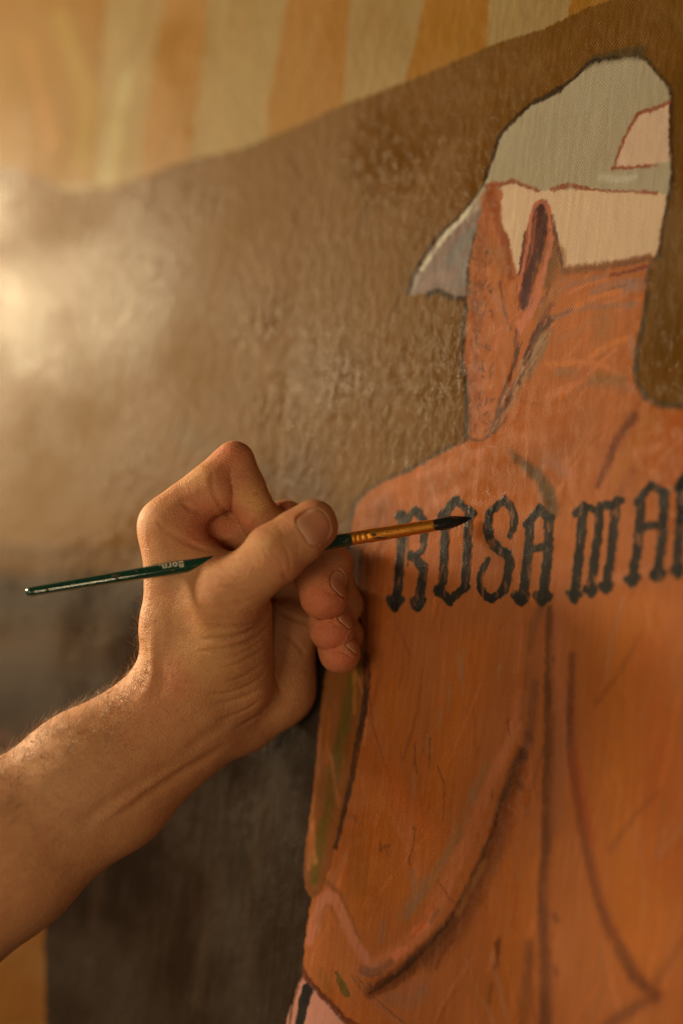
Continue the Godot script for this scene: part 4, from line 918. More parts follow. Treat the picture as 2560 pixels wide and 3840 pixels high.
func brush() -> void:
	var o := thing("paintbrush", "thin green wooden paintbrush with copper ferrule and black-loaded tip held against the painting", "paintbrush", Transform3D(Basis(Vector3(0.72059, 0.28515, -0.63201), Vector3(-0.18664, 0.95765, 0.21927), Vector3(0.66777, -0.04005, 0.74329)), Vector3(-137.63, -55.44, 123.2) * MM))
	var rng := RandomNumberGenerator.new()
	rng.seed = 4
	var lacquer := StandardMaterial3D.new()
	lacquer.resource_name = "green_lacquer"
	lacquer.albedo_color = Color(0.004, 0.045, 0.03).linear_to_srgb()
	lacquer.roughness = 0.12
	lacquer.clearcoat_enabled = true
	lacquer.clearcoat = 1.0
	lacquer.clearcoat_roughness = 0.05
	lacquer.heightmap_enabled = true
	lacquer.heightmap_texture = noise_map(31, 0.02, 3)
	lacquer.heightmap_scale = 0.0015
	lacquer.uv1_triplanar = true
	lacquer.uv1_scale = Vector3(60, 60, 60)
	var rows := []
	for k in 9:
		var t := k / 8.0 * PI / 2.0
		rows.append([2.05 - 2.05 * cos(t), 0.02 + 2.03 * sin(t), 0, 0])
	for k in range(1, 61):
		var x := 2.05 + (139.48 - 2.05) * k / 60.0
		rows.append([x, handle_radius(x), 0, 0])
	rows.append([139.48 + 0.4, 1.8, 0, 0])
	var hd := part("handle", lathe(rows, 40), lacquer, o)
	var ink := StandardMaterial3D.new()
	ink.resource_name = "silver_print"
	ink.albedo_color = Color(0.6, 0.58, 0.5).linear_to_srgb()
	ink.roughness = 0.5
	part("maker_lettering", print_on("Born.", 56.57, 66.77, 62.0, true), ink, hd)
	part("maker_lettering", print_on("ion", 82.19, 86.71 - 0.0, 62.0, false), ink, hd)
	var chip := StandardMaterial3D.new()
	chip.resource_name = "dried_paint"
	chip.albedo_color = Color(0.09, 0.045, 0.02).linear_to_srgb()
	chip.roughness = 0.6
	for c in [[38.0, 70.0, 2.2, 0.5], [39.0, 92.0, 1.2, 0.6], [62.0, 110.0, 1.0, 0.5], [66.0, 55.0, 1.8, 0.4], [137.0, 95.0, 0.9, 0.7], [134.0, 70.0, 0.6, 0.5], [20.0, 80.0, 0.7, 0.35], [28.0, 110.0, 1.4, 0.3], [47.0, 60.0, 0.6, 0.4], [51.0, 84.0, 0.35, 0.35], [72.0, 100.0, 1.6, 0.35], [78.0, 66.0, 0.5, 0.3], [136.0, 110.0, 1.3, 0.5], [138.0, 84.0, 0.5, 0.4], [9.0, 95.0, 0.8, 0.5]]:
		part("paint_fleck", fleck(c[0], c[1], c[2], c[3], rng), chip, hd)
	# ferrule with its crimped rings
	var copper := StandardMaterial3D.new()
	copper.resource_name = "copper_ferrule"
	copper.albedo_color = Color(0.97, 0.43, 0.075).linear_to_srgb()
	copper.metallic = 1.0
	copper.roughness = 0.45
	copper.heightmap_enabled = true
	copper.heightmap_texture = noise_map(41, 0.03, 4)
	copper.heightmap_scale = 0.02
	copper.uv1_triplanar = true
	copper.uv1_scale = Vector3(70, 70, 70)
	rows = []
	var x := 139.48 - 0.3
	var len := 174.93 - 139.48 + 0.6
	rows.append([x, 2.5, 0, 0])
	for k in 91:
		var t := k / 90.0
		var r := lerpf(3.0, 2.66, t)
		for c in [0.055, 0.115, 0.185]:
			r -= 0.24 * exp(-pow((t - c) / 0.014, 2.0))
		r += 0.12 * exp(-pow((t - 0.235) / 0.02, 2.0))
		if k == 0:
			r -= 0.15
		if k == 90:
			r -= 0.12
		rows.append([x + len * t, r, 0, 0])
	rows.append([x + len, 2.2, 0, 0])
	var fe := part("ferrule", lathe(rows, 40), copper, o)
	for c in [[139.48 + 9.0, 88.0, 2.0, 0.7], [139.48 + 11.0, 120.0, 2.4, 0.9], [139.48 + 7.0, 60.0, 0.9, 0.6], [139.48 + 13.5, 130.0, 1.6, 0.6], [139.48 + 15.0, 84.0, 0.45, 0.45], [139.48 + 3.0, 45.0, 1.2, 0.35], [139.48 + 5.6, 50.0, 1.0, 0.3], [139.48 + 30.0, 40.0, 1.0, 0.4], [139.48 + 20.0, 75.0, 0.6, 0.3], [139.48 + 26.0, 100.0, 0.5, 0.3]]:
		part("paint_fleck", fleck(c[0], c[1], c[2], c[3], rng), chip, fe)
	# hair head, soaked in black paint, its point bent onto the canvas
	var black := StandardMaterial3D.new()
	black.resource_name = "wet_black_paint"
	black.albedo_color = Color(0.012, 0.014, 0.017).linear_to_srgb()
	black.roughness = 0.22
	black.clearcoat_enabled = true
	black.clearcoat = 0.5
	black.clearcoat_roughness = 0.15
	black.heightmap_enabled = true
	black.heightmap_texture = noise_map(43, 0.02, 3)
	black.heightmap_scale = 0.03
	black.uv1_triplanar = true
	black.uv1_scale = Vector3(12, 70, 70)
	rows = []
	var tip := Vector3(-0, 0.39, 0.28)
	var hl := 192.43 - 174.93
	for k in 41:
		var t := k / 40.0
		var r := 2.35 + 0.55 * sin(PI * clampf(t / 0.75, 0.0, 1.0)) if t < 0.45 else 2.8 * pow(maxf(1.0 - (t - 0.45) / 0.55, 0.0), 0.95) + 0.08
		if t >= 0.45:
			r = minf(r, 2.86)
		var bend := t * t
		rows.append([174.93 + 0.2 + (hl - 0.2) * t, r, tip.y * bend, tip.z * bend])
	var br := part("bristle_head", lathe(rows, 36), black, o)
	# a few stray hairs along the point
	var st := SurfaceTool.new()
	st.begin(Mesh.PRIMITIVE_TRIANGLES)
	for k in 60:
		var a := rng.randf() * TAU
		var t0 := rng.randf_range(0.45, 0.7)
		var t1 := rng.randf_range(0.85, 1.0)
		var last := Vector3.ZERO
		for s in 5:
			var t := lerpf(t0, t1, s / 4.0)
			var r := (2.8 * pow(maxf(1.0 - (t - 0.45) / 0.55, 0.0), 0.95) + 0.1) * (1.02 + 0.05 * s * rng.randf())
			var q := Vector3(174.93 + hl * t, tip.y * t * t + cos(a) * r, tip.z * t * t + sin(a) * r) * MM
			if s:
				strand(st, last, q, 0.00007, 0.00005)
			last = q
	st.generate_normals()
	part("stray_hairs", st.commit(), black, br)

func noise_map(seed_value: int, freq: float, octaves: int) -> ImageTexture:
	var n := FastNoiseLite.new()
	n.seed = seed_value
	n.frequency = freq
	n.fractal_octaves = octaves
	var im := n.get_seamless_image(512, 512)
	im.convert(Image.FORMAT_L8)
	return ImageTexture.create_from_image(im)

func strand(st: SurfaceTool, a: Vector3, b: Vector3, ra: float, rb: float) -> void:
	var d := (b - a).normalized()
	var u := d.cross(Vector3(0.31, 0.83, 0.46)).normalized()
	var v := d.cross(u)
	for k in 3:
		var c := u * cos(TAU * k / 3.0) + v * sin(TAU * k / 3.0)
		var e := u * cos(TAU * (k + 1) / 3.0) + v * sin(TAU * (k + 1) / 3.0)
		for q in [a + c * ra, b + c * rb, b + e * rb, a + c * ra, b + e * rb, a + e * ra]:
			st.add_vertex(q)

# lettering bent round the handle: upside down for whoever sees the brush point right
func print_on(text: String, x0: float, x1: float, middle: float, heavy: bool) -> ArrayMesh:
	var f := SystemFont.new()
	f.font_names = PackedStringArray(["Droid Sans"])
	f.font_weight = 700 if heavy else 400
	var t := TextMesh.new()
	t.text = text
	t.font = f
	t.font_size = 64
	t.pixel_size = 0.01
	t.depth = 0.0
	t.curve_step = 2.0
	var s := t.get_mesh_arrays()
	var v := fine(s[Mesh.ARRAY_VERTEX], s[Mesh.ARRAY_INDEX])
	var lo := Vector3(1e9, 1e9, 0)
	var hi := -lo
	for q in v:
		lo = lo.min(q)
		hi = hi.max(q)
	var k := (x1 - x0) / (hi.x - lo.x)
	var out := PackedVector3Array()
	var nor := PackedVector3Array()
	for q in v:
		var x := x1 - (q.x - lo.x) * k
		var y := (q.y - (lo.y + hi.y) * 0.5) * k
		var r := handle_radius(x) + 0.03
		var a := deg_to_rad(middle) + y / r
		out.append(Vector3(x, r * cos(a), r * sin(a)) * MM)
		nor.append(Vector3(0, cos(a), sin(a)))
	var arrays := []
	arrays.resize(Mesh.ARRAY_MAX)
	arrays[Mesh.ARRAY_VERTEX] = out
	arrays[Mesh.ARRAY_NORMAL] = nor
	var m := ArrayMesh.new()
	m.add_surface_from_arrays(Mesh.PRIMITIVE_TRIANGLES, arrays)
	return m

# the triangles of a flat letter, cut small enough to bend
func fine(v: PackedVector3Array, index: PackedInt32Array) -> PackedVector3Array:
	var p := PackedVector3Array()
	for i in index:
		p.append(v[i])
	for turn in 4:
		var q := PackedVector3Array()
		for i in range(0, p.size(), 3):
			var a := (p[i] + p[i + 1]) * 0.5
			var b := (p[i + 1] + p[i + 2]) * 0.5
			var c := (p[i + 2] + p[i]) * 0.5
			q.append_array([p[i], a, c, a, p[i + 1], b, c, b, p[i + 2], a, b, c])
		p = q
	return p

# a dab of dried paint on the round of the brush, its outline uneven
func fleck(x: float, degrees: float, long: float, wide: float, rng: RandomNumberGenerator) -> ArrayMesh:
	var st := SurfaceTool.new()
	st.begin(Mesh.PRIMITIVE_TRIANGLES)
	var r := handle_radius(x) if x < 139.48 else lerpf(3.0, 2.66, (x - 139.48) / (174.93 - 139.48))
	var rim := PackedVector3Array()
	var a0 := deg_to_rad(degrees)
	for k in 14:
		var t := TAU * k / 14.0
		var f := rng.randf_range(0.55, 1.15)
		var a := a0 + sin(t) * wide * f / r
		rim.append(Vector3(x + cos(t) * long * f, (r - 0.02) * cos(a), (r - 0.02) * sin(a)) * MM)
	var top := Vector3(x, (r + 0.13) * cos(a0), (r + 0.13) * sin(a0)) * MM
	for k in 14:
		var m := rim[k].lerp(top, 0.35) + Vector3(0, cos(a0), sin(a0)) * 0.00009
		var l := rim[(k + 1) % 14].lerp(top, 0.35) + Vector3(0, cos(a0), sin(a0)) * 0.00009
		for q in [rim[k], m, rim[(k + 1) % 14], m, l, rim[(k + 1) % 14], m, top, l]:
			st.add_vertex(q)
	st.index()
	st.generate_normals()
	return st.commit()


# ------------------------------------------------------------------ the hand

var bone_a := PackedVector3Array()
var bone_d := PackedVector3Array()
var bone_i := PackedFloat32Array()
var bone_r := PackedFloat32Array()
var bone_t := PackedFloat32Array()
var bone_k := PackedFloat32Array()
var bone_c := PackedInt32Array()
var blend := [0.0, 9.0, 7.0, 0.8, 5.0, 6.0, 6.0]

func bone(chain: int, a: Vector3, b: Vector3, ra: float, rb: float, k: float) -> void:
	bone_a.append(a)
	bone_d.append(b - a)
	bone_i.append(1.0 / maxf((b - a).length_squared(), 0.001))
	bone_r.append(ra)
	bone_t.append(rb - ra)
	bone_k.append(k)
	bone_c.append(chain)

var fold_a := PackedVector3Array()
var fold_d := PackedVector3Array()
var fold_i := PackedFloat32Array()
var fold_h0 := PackedFloat32Array()
var fold_h1 := PackedFloat32Array()
var fold_w := PackedFloat32Array()
var fold_n := PackedInt32Array()
var fold_count := 0

func fold(depth: float, width: float, p: Array) -> void:
	var n := p.size() - 1
	for i in n:
		fold_a.append(p[i])
		fold_d.append(p[i + 1] - p[i])
		fold_i.append(1.0 / maxf((p[i + 1] - p[i]).length_squared(), 0.0001))
		fold_h0.append(depth * minf(1.0, 3.0 * minf(float(i), float(n - i)) / n))
		fold_h1.append(depth * minf(1.0, 3.0 * minf(float(i + 1), float(n - i - 1)) / n))
		fold_w.append(width)
		fold_n.append(fold_count)
	fold_count += 1

var nails := []

func nail_bed(c: Vector3, wd: Vector3, ld: Vector3, n: Vector3, hw: float, hl: float, e: float) -> void:
	nails.append([c, wd, ld, n, hw, hl, e])

var spots := []

func spot(where: Vector3, r: float, c: Color, a: float) -> void:
	spots.append([where, r, c, a])

func smin(a: float, b: float, k: float) -> float:
	var h := clampf(0.5 + 0.5 * (b - a) / k, 0.0, 1.0)
	return b + (a - b) * h - k * h * (1.0 - h)

func body(x: Vector3, list: PackedInt32Array) -> float:
	var chain := -1
	var d := 1e3
	var palm := 1e3
	var out := 1e3
	for i in list:
		var e := x - bone_a[i]
		var v := bone_d[i]
		var t := clampf(e.dot(v) * bone_i[i], 0.0, 1.0)
		var c := (e - v * t).length() - bone_r[i] - bone_t[i] * t
		if bone_c[i] != chain:
			if chain == 0:
				palm = d
			elif chain > 0:
				out = minf(out, smin(d, palm, blend[chain]))
			chain = bone_c[i]
			d = c
		else:
			var k := bone_k[i]
			var h := clampf(0.5 + 0.5 * (c - d) / k, 0.0, 1.0)
			d = c + (d - c) * h - k * h * (1.0 - h)
	if chain == 0:
		palm = d
	elif chain > 0:
		out = minf(out, smin(d, palm, blend[chain]))
	return minf(out, palm)

var lumps := FastNoiseLite.new()

func detail(x: Vector3, list: PackedInt32Array, near: PackedInt32Array) -> float:
	var sum := 0.0
	var best := 0.0
	var n := -1
	for i in list:
		if fold_n[i] != n:
			sum += best
			best = 0.0
			n = fold_n[i]
		var e := x - fold_a[i]
		var v := fold_d[i]
		var t := clampf(e.dot(v) * fold_i[i], 0.0, 1.0)
		var w := fold_w[i]
		var q := (e - v * t).length_squared() / (w * w)
		if q < 9.0:
			var h := lerpf(fold_h0[i], fold_h1[i], t) * exp(-q)
			if absf(h) > absf(best):
				best = h
	sum += best
	for i in near:
		var b: Array = nails[i]
		var e: Vector3 = x - b[0]
		if absf(e.dot(b[3])) < 6.0:
			var rho: float = pow(pow(absf(e.dot(b[1])) / b[4], b[6]) + pow(absf(e.dot(b[2])) / b[5], b[6]), 1.0 / b[6])
			var u: float = (rho - 1.0) * b[4]
			sum += 0.42 * exp(-u * u / 0.16) - 0.22 * exp(-(u - 1.1) * (u - 1.1) / 0.5)
			if rho < 1.0:
				sum += 0.25 * (1.0 - rho * rho * rho * rho)
	return sum - 0.16 * lumps.get_noise_3dv(x)

func hand() -> void:
	lumps.seed = 6
	lumps.frequency = 0.085
	lumps.fractal_octaves = 2
	# palm
	bone(0, Vector3(-104.16, -19.59, 77.02), Vector3(-103.52, -62.31, 69.36), 10.4, 11, 8)
	bone(0, Vector3(-103.52, -62.31, 69.36), Vector3(-104.87, -88.62, 64.93), 11, 12, 8)
	bone(0, Vector3(-115.18, -16.93, 60.51), Vector3(-111.59, -90.07, 44.9), 11, 16, 10)
	bone(0, Vector3(-123.48, -21.69, 41.23), Vector3(-115.75, -91.65, 30.43), 10, 14, 10)
	bone(0, Vector3(-120.36, -35.07, 20.26), Vector3(-96.9, -87.08, 19.96), 9, 14, 10)
	bone(0, Vector3(-75.01, -47.15, 67.98), Vector3(-84.55, -70.98, 57.34), 12.5, 14.5, 9)
	bone(0, Vector3(-84.55, -70.98, 57.34), Vector3(-95.63, -92.65, 52.97), 14.5, 14, 9)
	bone(0, Vector3(-77.42, -51.94, 51.9), Vector3(-84.54, -83.17, 41.18), 12.5, 16, 8)
	bone(0, Vector3(-79.75, -55.5, 14.94), Vector3(-84.23, -83.42, 13.8), 13, 16.5, 8)
	bone(0, Vector3(-84.23, -83.42, 13.8), Vector3(-93.36, -96.66, 22.54), 16.5, 17, 8)
	bone(0, Vector3(-100.6, -40.71, 64.74), Vector3(-78.35, -41.22, 57.45), 9, 9, 10)
	bone(0, Vector3(-102.62, -29.66, 74.8), Vector3(-78.33, -37.47, 62.78), 8, 8, 8)
	bone(0, Vector3(-104.16, -19.59, 77.02), Vector3(-89.3, -40.15, 66.61), 10.4, 10, 10)
	bone(0, Vector3(-93.82, -53.63, 65.87), Vector3(-96.05, -83.73, 61.66), 11, 12, 9)
	bone(0, Vector3(-106.77, -92.25, 58.49), Vector3(-132.79, -125.09, 83.26), 17, 19.5, 12)
	bone(0, Vector3(-132.79, -125.09, 83.26), Vector3(-158.75, -157.31, 108.06), 19.5, 23, 12)
	bone(0, Vector3(-100.48, -103.14, 40.47), Vector3(-122.33, -139.08, 66.85), 19, 20, 12)
	bone(0, Vector3(-122.33, -139.08, 66.85), Vector3(-148.38, -175.16, 96.22), 20, 23, 12)
	bone(0, Vector3(-100.6, -97.41, 53.52), Vector3(-151.38, -165.84, 104.33), 17, 25, 12)
	bone(0, Vector3(-158.75, -157.31, 108.06), Vector3(-175.17, -178.24, 124.84), 23, 26, 12)
	bone(0, Vector3(-148.38, -175.16, 96.22), Vector3(-165.12, -198.99, 112.91), 23, 26, 12)
	bone(0, Vector3(-151.38, -165.84, 104.33), Vector3(-167.88, -188.12, 121.01), 25, 28, 12)
	# thumb
	bone(1, Vector3(-75.01, -47.15, 67.98), Vector3(-62.6, -35.73, 66.56), 12.5, 11.6, 3)
	bone(1, Vector3(-62.6, -35.73, 66.56), Vector3(-54.11, -26.91, 65.19), 11.6, 12.6, 3)
	bone(1, Vector3(-54.11, -26.91, 65.19), Vector3(-47.59, -18.35, 59.02), 12.6, 11.3, 3)
	bone(1, Vector3(-47.59, -18.35, 59.02), Vector3(-43.96, -11.65, 54.71), 11.3, 9.2, 3)
	bone(1, Vector3(-43.96, -11.65, 54.71), Vector3(-43.22, -13.77, 51.49), 8.8, 8, 3)
	# index
	bone(2, Vector3(-104.16, -19.59, 77.02), Vector3(-86.25, 12.29, 60.39), 10.4, 9, 2.5)
	bone(2, Vector3(-99.18, -8.41, 72.24), Vector3(-90.53, -1.52, 66.84), 10, 11.3, 3)
	# index_mid
	bone(3, Vector3(-86.25, 12.29, 60.39), Vector3(-81.4, 1.31, 58.18), 9, 9.3, 2.5)
	bone(3, Vector3(-81.4, 1.31, 58.18), Vector3(-73.67, -12.03, 52.42), 9.3, 8.4, 2.5)
	bone(3, Vector3(-73.67, -12.03, 52.42), Vector3(-59.15, -17.11, 39.04), 8.4, 6.5, 2.5)
	# middle
	bone(4, Vector3(-115.18, -16.93, 60.51), Vector3(-102.42, -17.35, 61.23), 11, 11, 2.5)
	bone(4, Vector3(-102.42, -17.35, 61.23), Vector3(-88.64, -17.14, 47.73), 11, 10.5, 2.5)
	bone(4, Vector3(-88.64, -17.14, 47.73), Vector3(-71.83, -10.66, 37.7), 10.5, 9.3, 2.5)
	bone(4, Vector3(-71.83, -10.66, 37.7), Vector3(-54.34, -26.93, 24.65), 9.3, 8.4, 2.5)
	bone(4, Vector3(-54.34, -26.93, 24.65), Vector3(-48.9, -41.85, 35.15), 8.4, 7.6, 7)
	bone(4, Vector3(-48.9, -41.85, 35.15), Vector3(-47.41, -42.51, 31.55), 7.6, 7.3, 5)
	bone(4, Vector3(-52.35, -35.72, 35.83), Vector3(-48.9, -41.85, 35.15), 7.8, 7.6, 5)
	bone(4, Vector3(-56.23, -32.74, 33.99), Vector3(-52.56, -29.66, 29.25), 7.6, 8, 5)
	# ring
	bone(5, Vector3(-123.48, -21.69, 41.23), Vector3(-81.45, -17.54, 11.73), 10, 8.8, 2.5)
	bone(5, Vector3(-81.45, -17.54, 11.73), Vector3(-55.43, -43.01, 11.31), 8.8, 8, 2.5)
	bone(5, Vector3(-55.43, -43.01, 11.31), Vector3(-49.27, -55, 25.32), 8, 7.6, 7)
	bone(5, Vector3(-49.27, -55, 25.32), Vector3(-47.96, -55.46, 23.11), 7.6, 6.6, 5)
	bone(5, Vector3(-52.24, -49.35, 25.61), Vector3(-49.27, -55, 25.32), 7, 7.6, 5)
	bone(5, Vector3(-64.97, -19.34, 14.58), Vector3(-59.63, -33.97, 11.62), 8, 8, 2.5)
	bone(5, Vector3(-59.63, -33.97, 11.62), Vector3(-55.43, -43.01, 11.31), 8, 8, 2.5)
	# pinky
	bone(6, Vector3(-120.36, -35.07, 20.26), Vector3(-71.41, -39.13, 5.88), 9, 7.8, 2.5)
	bone(6, Vector3(-71.41, -39.13, 5.88), Vector3(-54.76, -56.3, 8.13), 7.8, 7.6, 2.5)
	bone(6, Vector3(-54.76, -56.3, 8.13), Vector3(-47.6, -64.67, 19.36), 7.6, 6.9, 7)
	bone(6, Vector3(-47.6, -64.67, 19.36), Vector3(-47.29, -65.77, 16.55), 6.9, 6.3, 5)
	bone(6, Vector3(-50.63, -61.13, 19.45), Vector3(-47.6, -64.67, 19.36), 6.6, 6.9, 5)
	fold(0.72, 0.68, [Vector3(-79.64, -59.71, 77.79), Vector3(-76.15, -60.46, 77.43), Vector3(-72.51, -61.11, 76.02), Vector3(-69.69, -60.95, 74.41), Vector3(-67.27, -60.35, 72.4), Vector3(-65.26, -59.41, 69.81), Vector3(-63.94, -58.21, 66.6), Vector3(-63.35, -56.81, 62.91), Vector3(-63.46, -55.31, 58.96), Vector3(-63.84, -53.85, 55.71), Vector3(-64.21, -52.37, 53.19), Vector3(-64.72, -50.67, 50.93), Vector3(-65.42, -49.32, 49.04)])
	fold(1.38, 0.77, [Vector3(-81.75, -66.19, 75.64), Vector3(-78.48, -65.86, 75.11), Vector3(-74.75, -65.44, 74.11), Vector3(-72.3, -65.15, 72.85), Vector3(-70.22, -64.7, 71.28), Vector3(-68.22, -63.91, 69.18), Vector3(-66.62, -62.76, 66.64), Vector3(-65.39, -61.07, 64), Vector3(-64.61, -59.14, 61.14), Vector3(-64.35, -57.19, 58.04), Vector3(-64.33, -55.31, 55.14), Vector3(-64.49, -53.51, 52.58), Vector3(-64.82, -52.18, 50.6)])
	fold(1.09, 0.77, [Vector3(-82.23, -71.31, 74.9), Vector3(-79.52, -70.97, 74.22), Vector3(-76.16, -70.45, 73.08), Vector3(-73.33, -69.84, 71.55), Vector3(-70.91, -69.05, 69.55), Vector3(-69.03, -68.02, 67.29), Vector3(-67.59, -66.74, 64.62), Vector3(-66.47, -65.12, 61.37), Vector3(-65.76, -63.32, 57.94), Vector3(-65.36, -61.46, 54.96), Vector3(-65.19, -59.51, 52.26), Vector3(-65.35, -57.14, 49.36), Vector3(-66.08, -55.22, 46.5)])
	fold(0.58, 0.77, [Vector3(-76.5, -74.6, 71.84), Vector3(-74.07, -74, 70.5), Vector3(-71.33, -73.04, 68.23), Vector3(-69.17, -71.72, 65.5), Vector3(-67.57, -70.07, 62.21), Vector3(-66.51, -68.06, 58.9), Vector3(-65.84, -65.86, 55.52), Vector3(-65.5, -63.39, 51.8), Vector3(-65.65, -61.43, 48.55)])
	fold(0.58, 0.77, [Vector3(-74.79, -78.02, 68.97), Vector3(-72.4, -77.03, 67.17), Vector3(-69.92, -75.59, 64.26), Vector3(-68.26, -73.85, 61.29), Vector3(-67.06, -71.89, 58.08), Vector3(-66.29, -69.81, 54.71), Vector3(-65.9, -67.73, 51.48), Vector3(-65.86, -65.64, 48.67), Vector3(-66.12, -64.06, 46.49)])
	fold(0.51, 0.85, [Vector3(-74.51, -83.08, 63.99), Vector3(-72.48, -82.12, 61.65), Vector3(-70.36, -80.67, 58.3), Vector3(-68.82, -78.87, 55.58), Vector3(-67.64, -76.76, 52.79), Vector3(-66.81, -74.04, 49.3), Vector3(-66.69, -71.8, 45.99)])
	fold(0.58, 0.85, [Vector3(-81.11, -89.36, 66.7), Vector3(-79.11, -88.86, 64.02), Vector3(-76.58, -87.98, 60.43), Vector3(-74.04, -86.64, 57.24), Vector3(-71.63, -84.9, 54.06), Vector3(-69.63, -82.69, 50.82), Vector3(-68.31, -80.33, 47.6), Vector3(-67.69, -77.93, 44.98), Vector3(-67.6, -76.09, 43.01)])
	fold(0.72, 0.94, [Vector3(-82.85, -93.38, 67.22), Vector3(-81.13, -93.3, 64.55), Vector3(-79.1, -92.9, 60.68), Vector3(-77, -91.71, 56.97), Vector3(-74.53, -90.12, 53.77), Vector3(-72.23, -88.47, 50.97), Vector3(-70.37, -86.62, 48.17), Vector3(-68.98, -84.21, 45.2), Vector3(-68.41, -82.23, 42.53)])
	fold(0.72, 1.02, [Vector3(-80.33, -100.3, 58.55), Vector3(-79.07, -99.15, 55.86), Vector3(-77.48, -97.5, 52.12), Vector3(-75.6, -95.65, 48.64), Vector3(-73.13, -93.42, 45.95), Vector3(-70.47, -90.32, 43.79), Vector3(-69.22, -87.77, 41.26)])
	fold(0.87, 1.1, [Vector3(-78.78, -102.96, 47.62), Vector3(-77.96, -101.35, 44.28), Vector3(-76.76, -99.09, 40.15), Vector3(-75.38, -96.66, 36.71), Vector3(-74.42, -94.05, 33.2), Vector3(-72.95, -90.99, 31.34), Vector3(-71.95, -88.58, 30.12)])
	fold(-0.3, 1.02, [Vector3(-77.84, -63.7, 75.79), Vector3(-74.14, -63.32, 75.06), Vector3(-70.37, -62.73, 73.21), Vector3(-67.62, -61.8, 70.9), Vector3(-66.04, -60.99, 68.61)])
	fold(-0.35, 1.1, [Vector3(-78.2, -68.37, 74.42), Vector3(-74.96, -67.86, 73.25), Vector3(-71.44, -67.06, 71.02), Vector3(-68.84, -66.01, 68.25), Vector3(-67.04, -64.65, 64.86), Vector3(-65.83, -62.6, 61.2), Vector3(-65.31, -60.84, 58.12)])
	fold(0.27, 0.42, [Vector3(-72.12, -42.61, 81.9), Vector3(-65.17, -43.01, 79.96), Vector3(-59.17, -41.86, 77.2), Vector3(-53.29, -38.81, 74.71)])
	fold(0.25, 0.42, [Vector3(-73.03, -43.35, 82.16), Vector3(-67.72, -43.92, 81.06), Vector3(-63.32, -43.99, 78.97), Vector3(-59.14, -42.46, 76.95)])
	fold(0.29, 0.42, [Vector3(-76.25, -44.31, 82.42), Vector3(-70.38, -44.39, 81.9), Vector3(-65.59, -44.08, 80.16), Vector3(-61.32, -44.05, 77.74)])
	fold(0.23, 0.42, [Vector3(-71.57, -44.86, 82.21), Vector3(-65.56, -44.98, 80.13), Vector3(-60.5, -44.44, 77.04), Vector3(-55.28, -41.55, 74.63)])
	fold(0.22, 0.42, [Vector3(-74.68, -45.62, 82.65), Vector3(-68.11, -45.46, 81.27), Vector3(-62.78, -45.59, 78.34), Vector3(-57.77, -43.37, 75.49)])
	fold(0.27, 0.42, [Vector3(-70.09, -46.41, 81.94), Vector3(-64.39, -46.44, 79.28), Vector3(-59.48, -45.02, 75.95), Vector3(-54.26, -41.87, 73.35)])
	fold(0.48, 0.42, [Vector3(-75.46, -46.48, 82.71), Vector3(-68.09, -47.22, 81.19), Vector3(-62.48, -46.73, 77.79), Vector3(-57.35, -44.66, 74.12)])
	fold(0.25, 0.42, [Vector3(-69.78, -47.84, 81.78), Vector3(-66.09, -47.64, 80.13), Vector3(-62.89, -47.69, 77.83), Vector3(-59.93, -46.54, 75.47)])
	fold(0.51, 0.42, [Vector3(-70.01, -48.4, 81.8), Vector3(-67.24, -48.75, 80.56), Vector3(-64.74, -48.26, 79.13), Vector3(-62.53, -48.46, 77.21)])
	fold(0.46, 0.42, [Vector3(-70.92, -48.91, 82.03), Vector3(-66.49, -49.53, 79.94), Vector3(-62.78, -49.12, 77.16), Vector3(-59.54, -47.9, 73.96)])
	fold(0.46, 0.42, [Vector3(-68.34, -50.06, 80.82), Vector3(-63.38, -49.62, 77.51), Vector3(-59.17, -47.79, 73.52), Vector3(-54.92, -44.97, 69.76)])
	fold(0.48, 0.42, [Vector3(-69.31, -50.53, 81.14), Vector3(-64.41, -50.63, 77.99), Vector3(-60.33, -49.07, 74.12), Vector3(-56.32, -46.23, 70.41)])
	fold(0.47, 0.42, [Vector3(-69.28, -51.03, 80.99), Vector3(-65.38, -51.42, 78.44), Vector3(-62.03, -50.54, 75.45), Vector3(-58.96, -48.51, 72.31)])
	fold(0.3, 0.42, [Vector3(-74.21, -51.54, 82.04), Vector3(-67.49, -51.74, 79.81), Vector3(-62.55, -51.37, 75.51), Vector3(-58.44, -48.78, 70.57)])
	fold(0.28, 0.42, [Vector3(-71.35, -52.61, 81.19), Vector3(-66.67, -52.37, 78.97), Vector3(-63.03, -52.27, 75.44), Vector3(-59.86, -50.35, 71.66)])
	fold(0.25, 0.42, [Vector3(-74.72, -53.24, 81.41), Vector3(-68.59, -53.17, 79.81), Vector3(-64.08, -52.88, 76.26), Vector3(-60.37, -50.98, 72.01)])
	fold(0.49, 0.42, [Vector3(-69.83, -53.98, 79.98), Vector3(-64.49, -53.74, 76.03), Vector3(-60.39, -51.64, 70.86), Vector3(-57.56, -47.98, 64.3)])
	fold(0.23, 0.42, [Vector3(-72.49, -54.39, 80.61), Vector3(-69.08, -54.65, 79.22), Vector3(-66.35, -55.02, 76.97), Vector3(-63.94, -54.5, 74.48)])
	fold(0.25, 0.42, [Vector3(-68.85, -55.39, 78.61), Vector3(-63.87, -54.85, 73.98), Vector3(-60.41, -52.36, 67.74), Vector3(-64.39, -47.94, 52.04)])
	fold(0.45, 0.42, [Vector3(-72.05, -55.66, 79.81), Vector3(-68.05, -56.02, 77.64), Vector3(-64.99, -56.06, 74.37), Vector3(-62.34, -54.57, 70.86)])
	fold(0.47, 0.42, [Vector3(-75.43, -56.1, 80.07), Vector3(-68.61, -56.73, 77.48), Vector3(-64.01, -56.25, 72.36), Vector3(-60.84, -52.92, 65.94)])
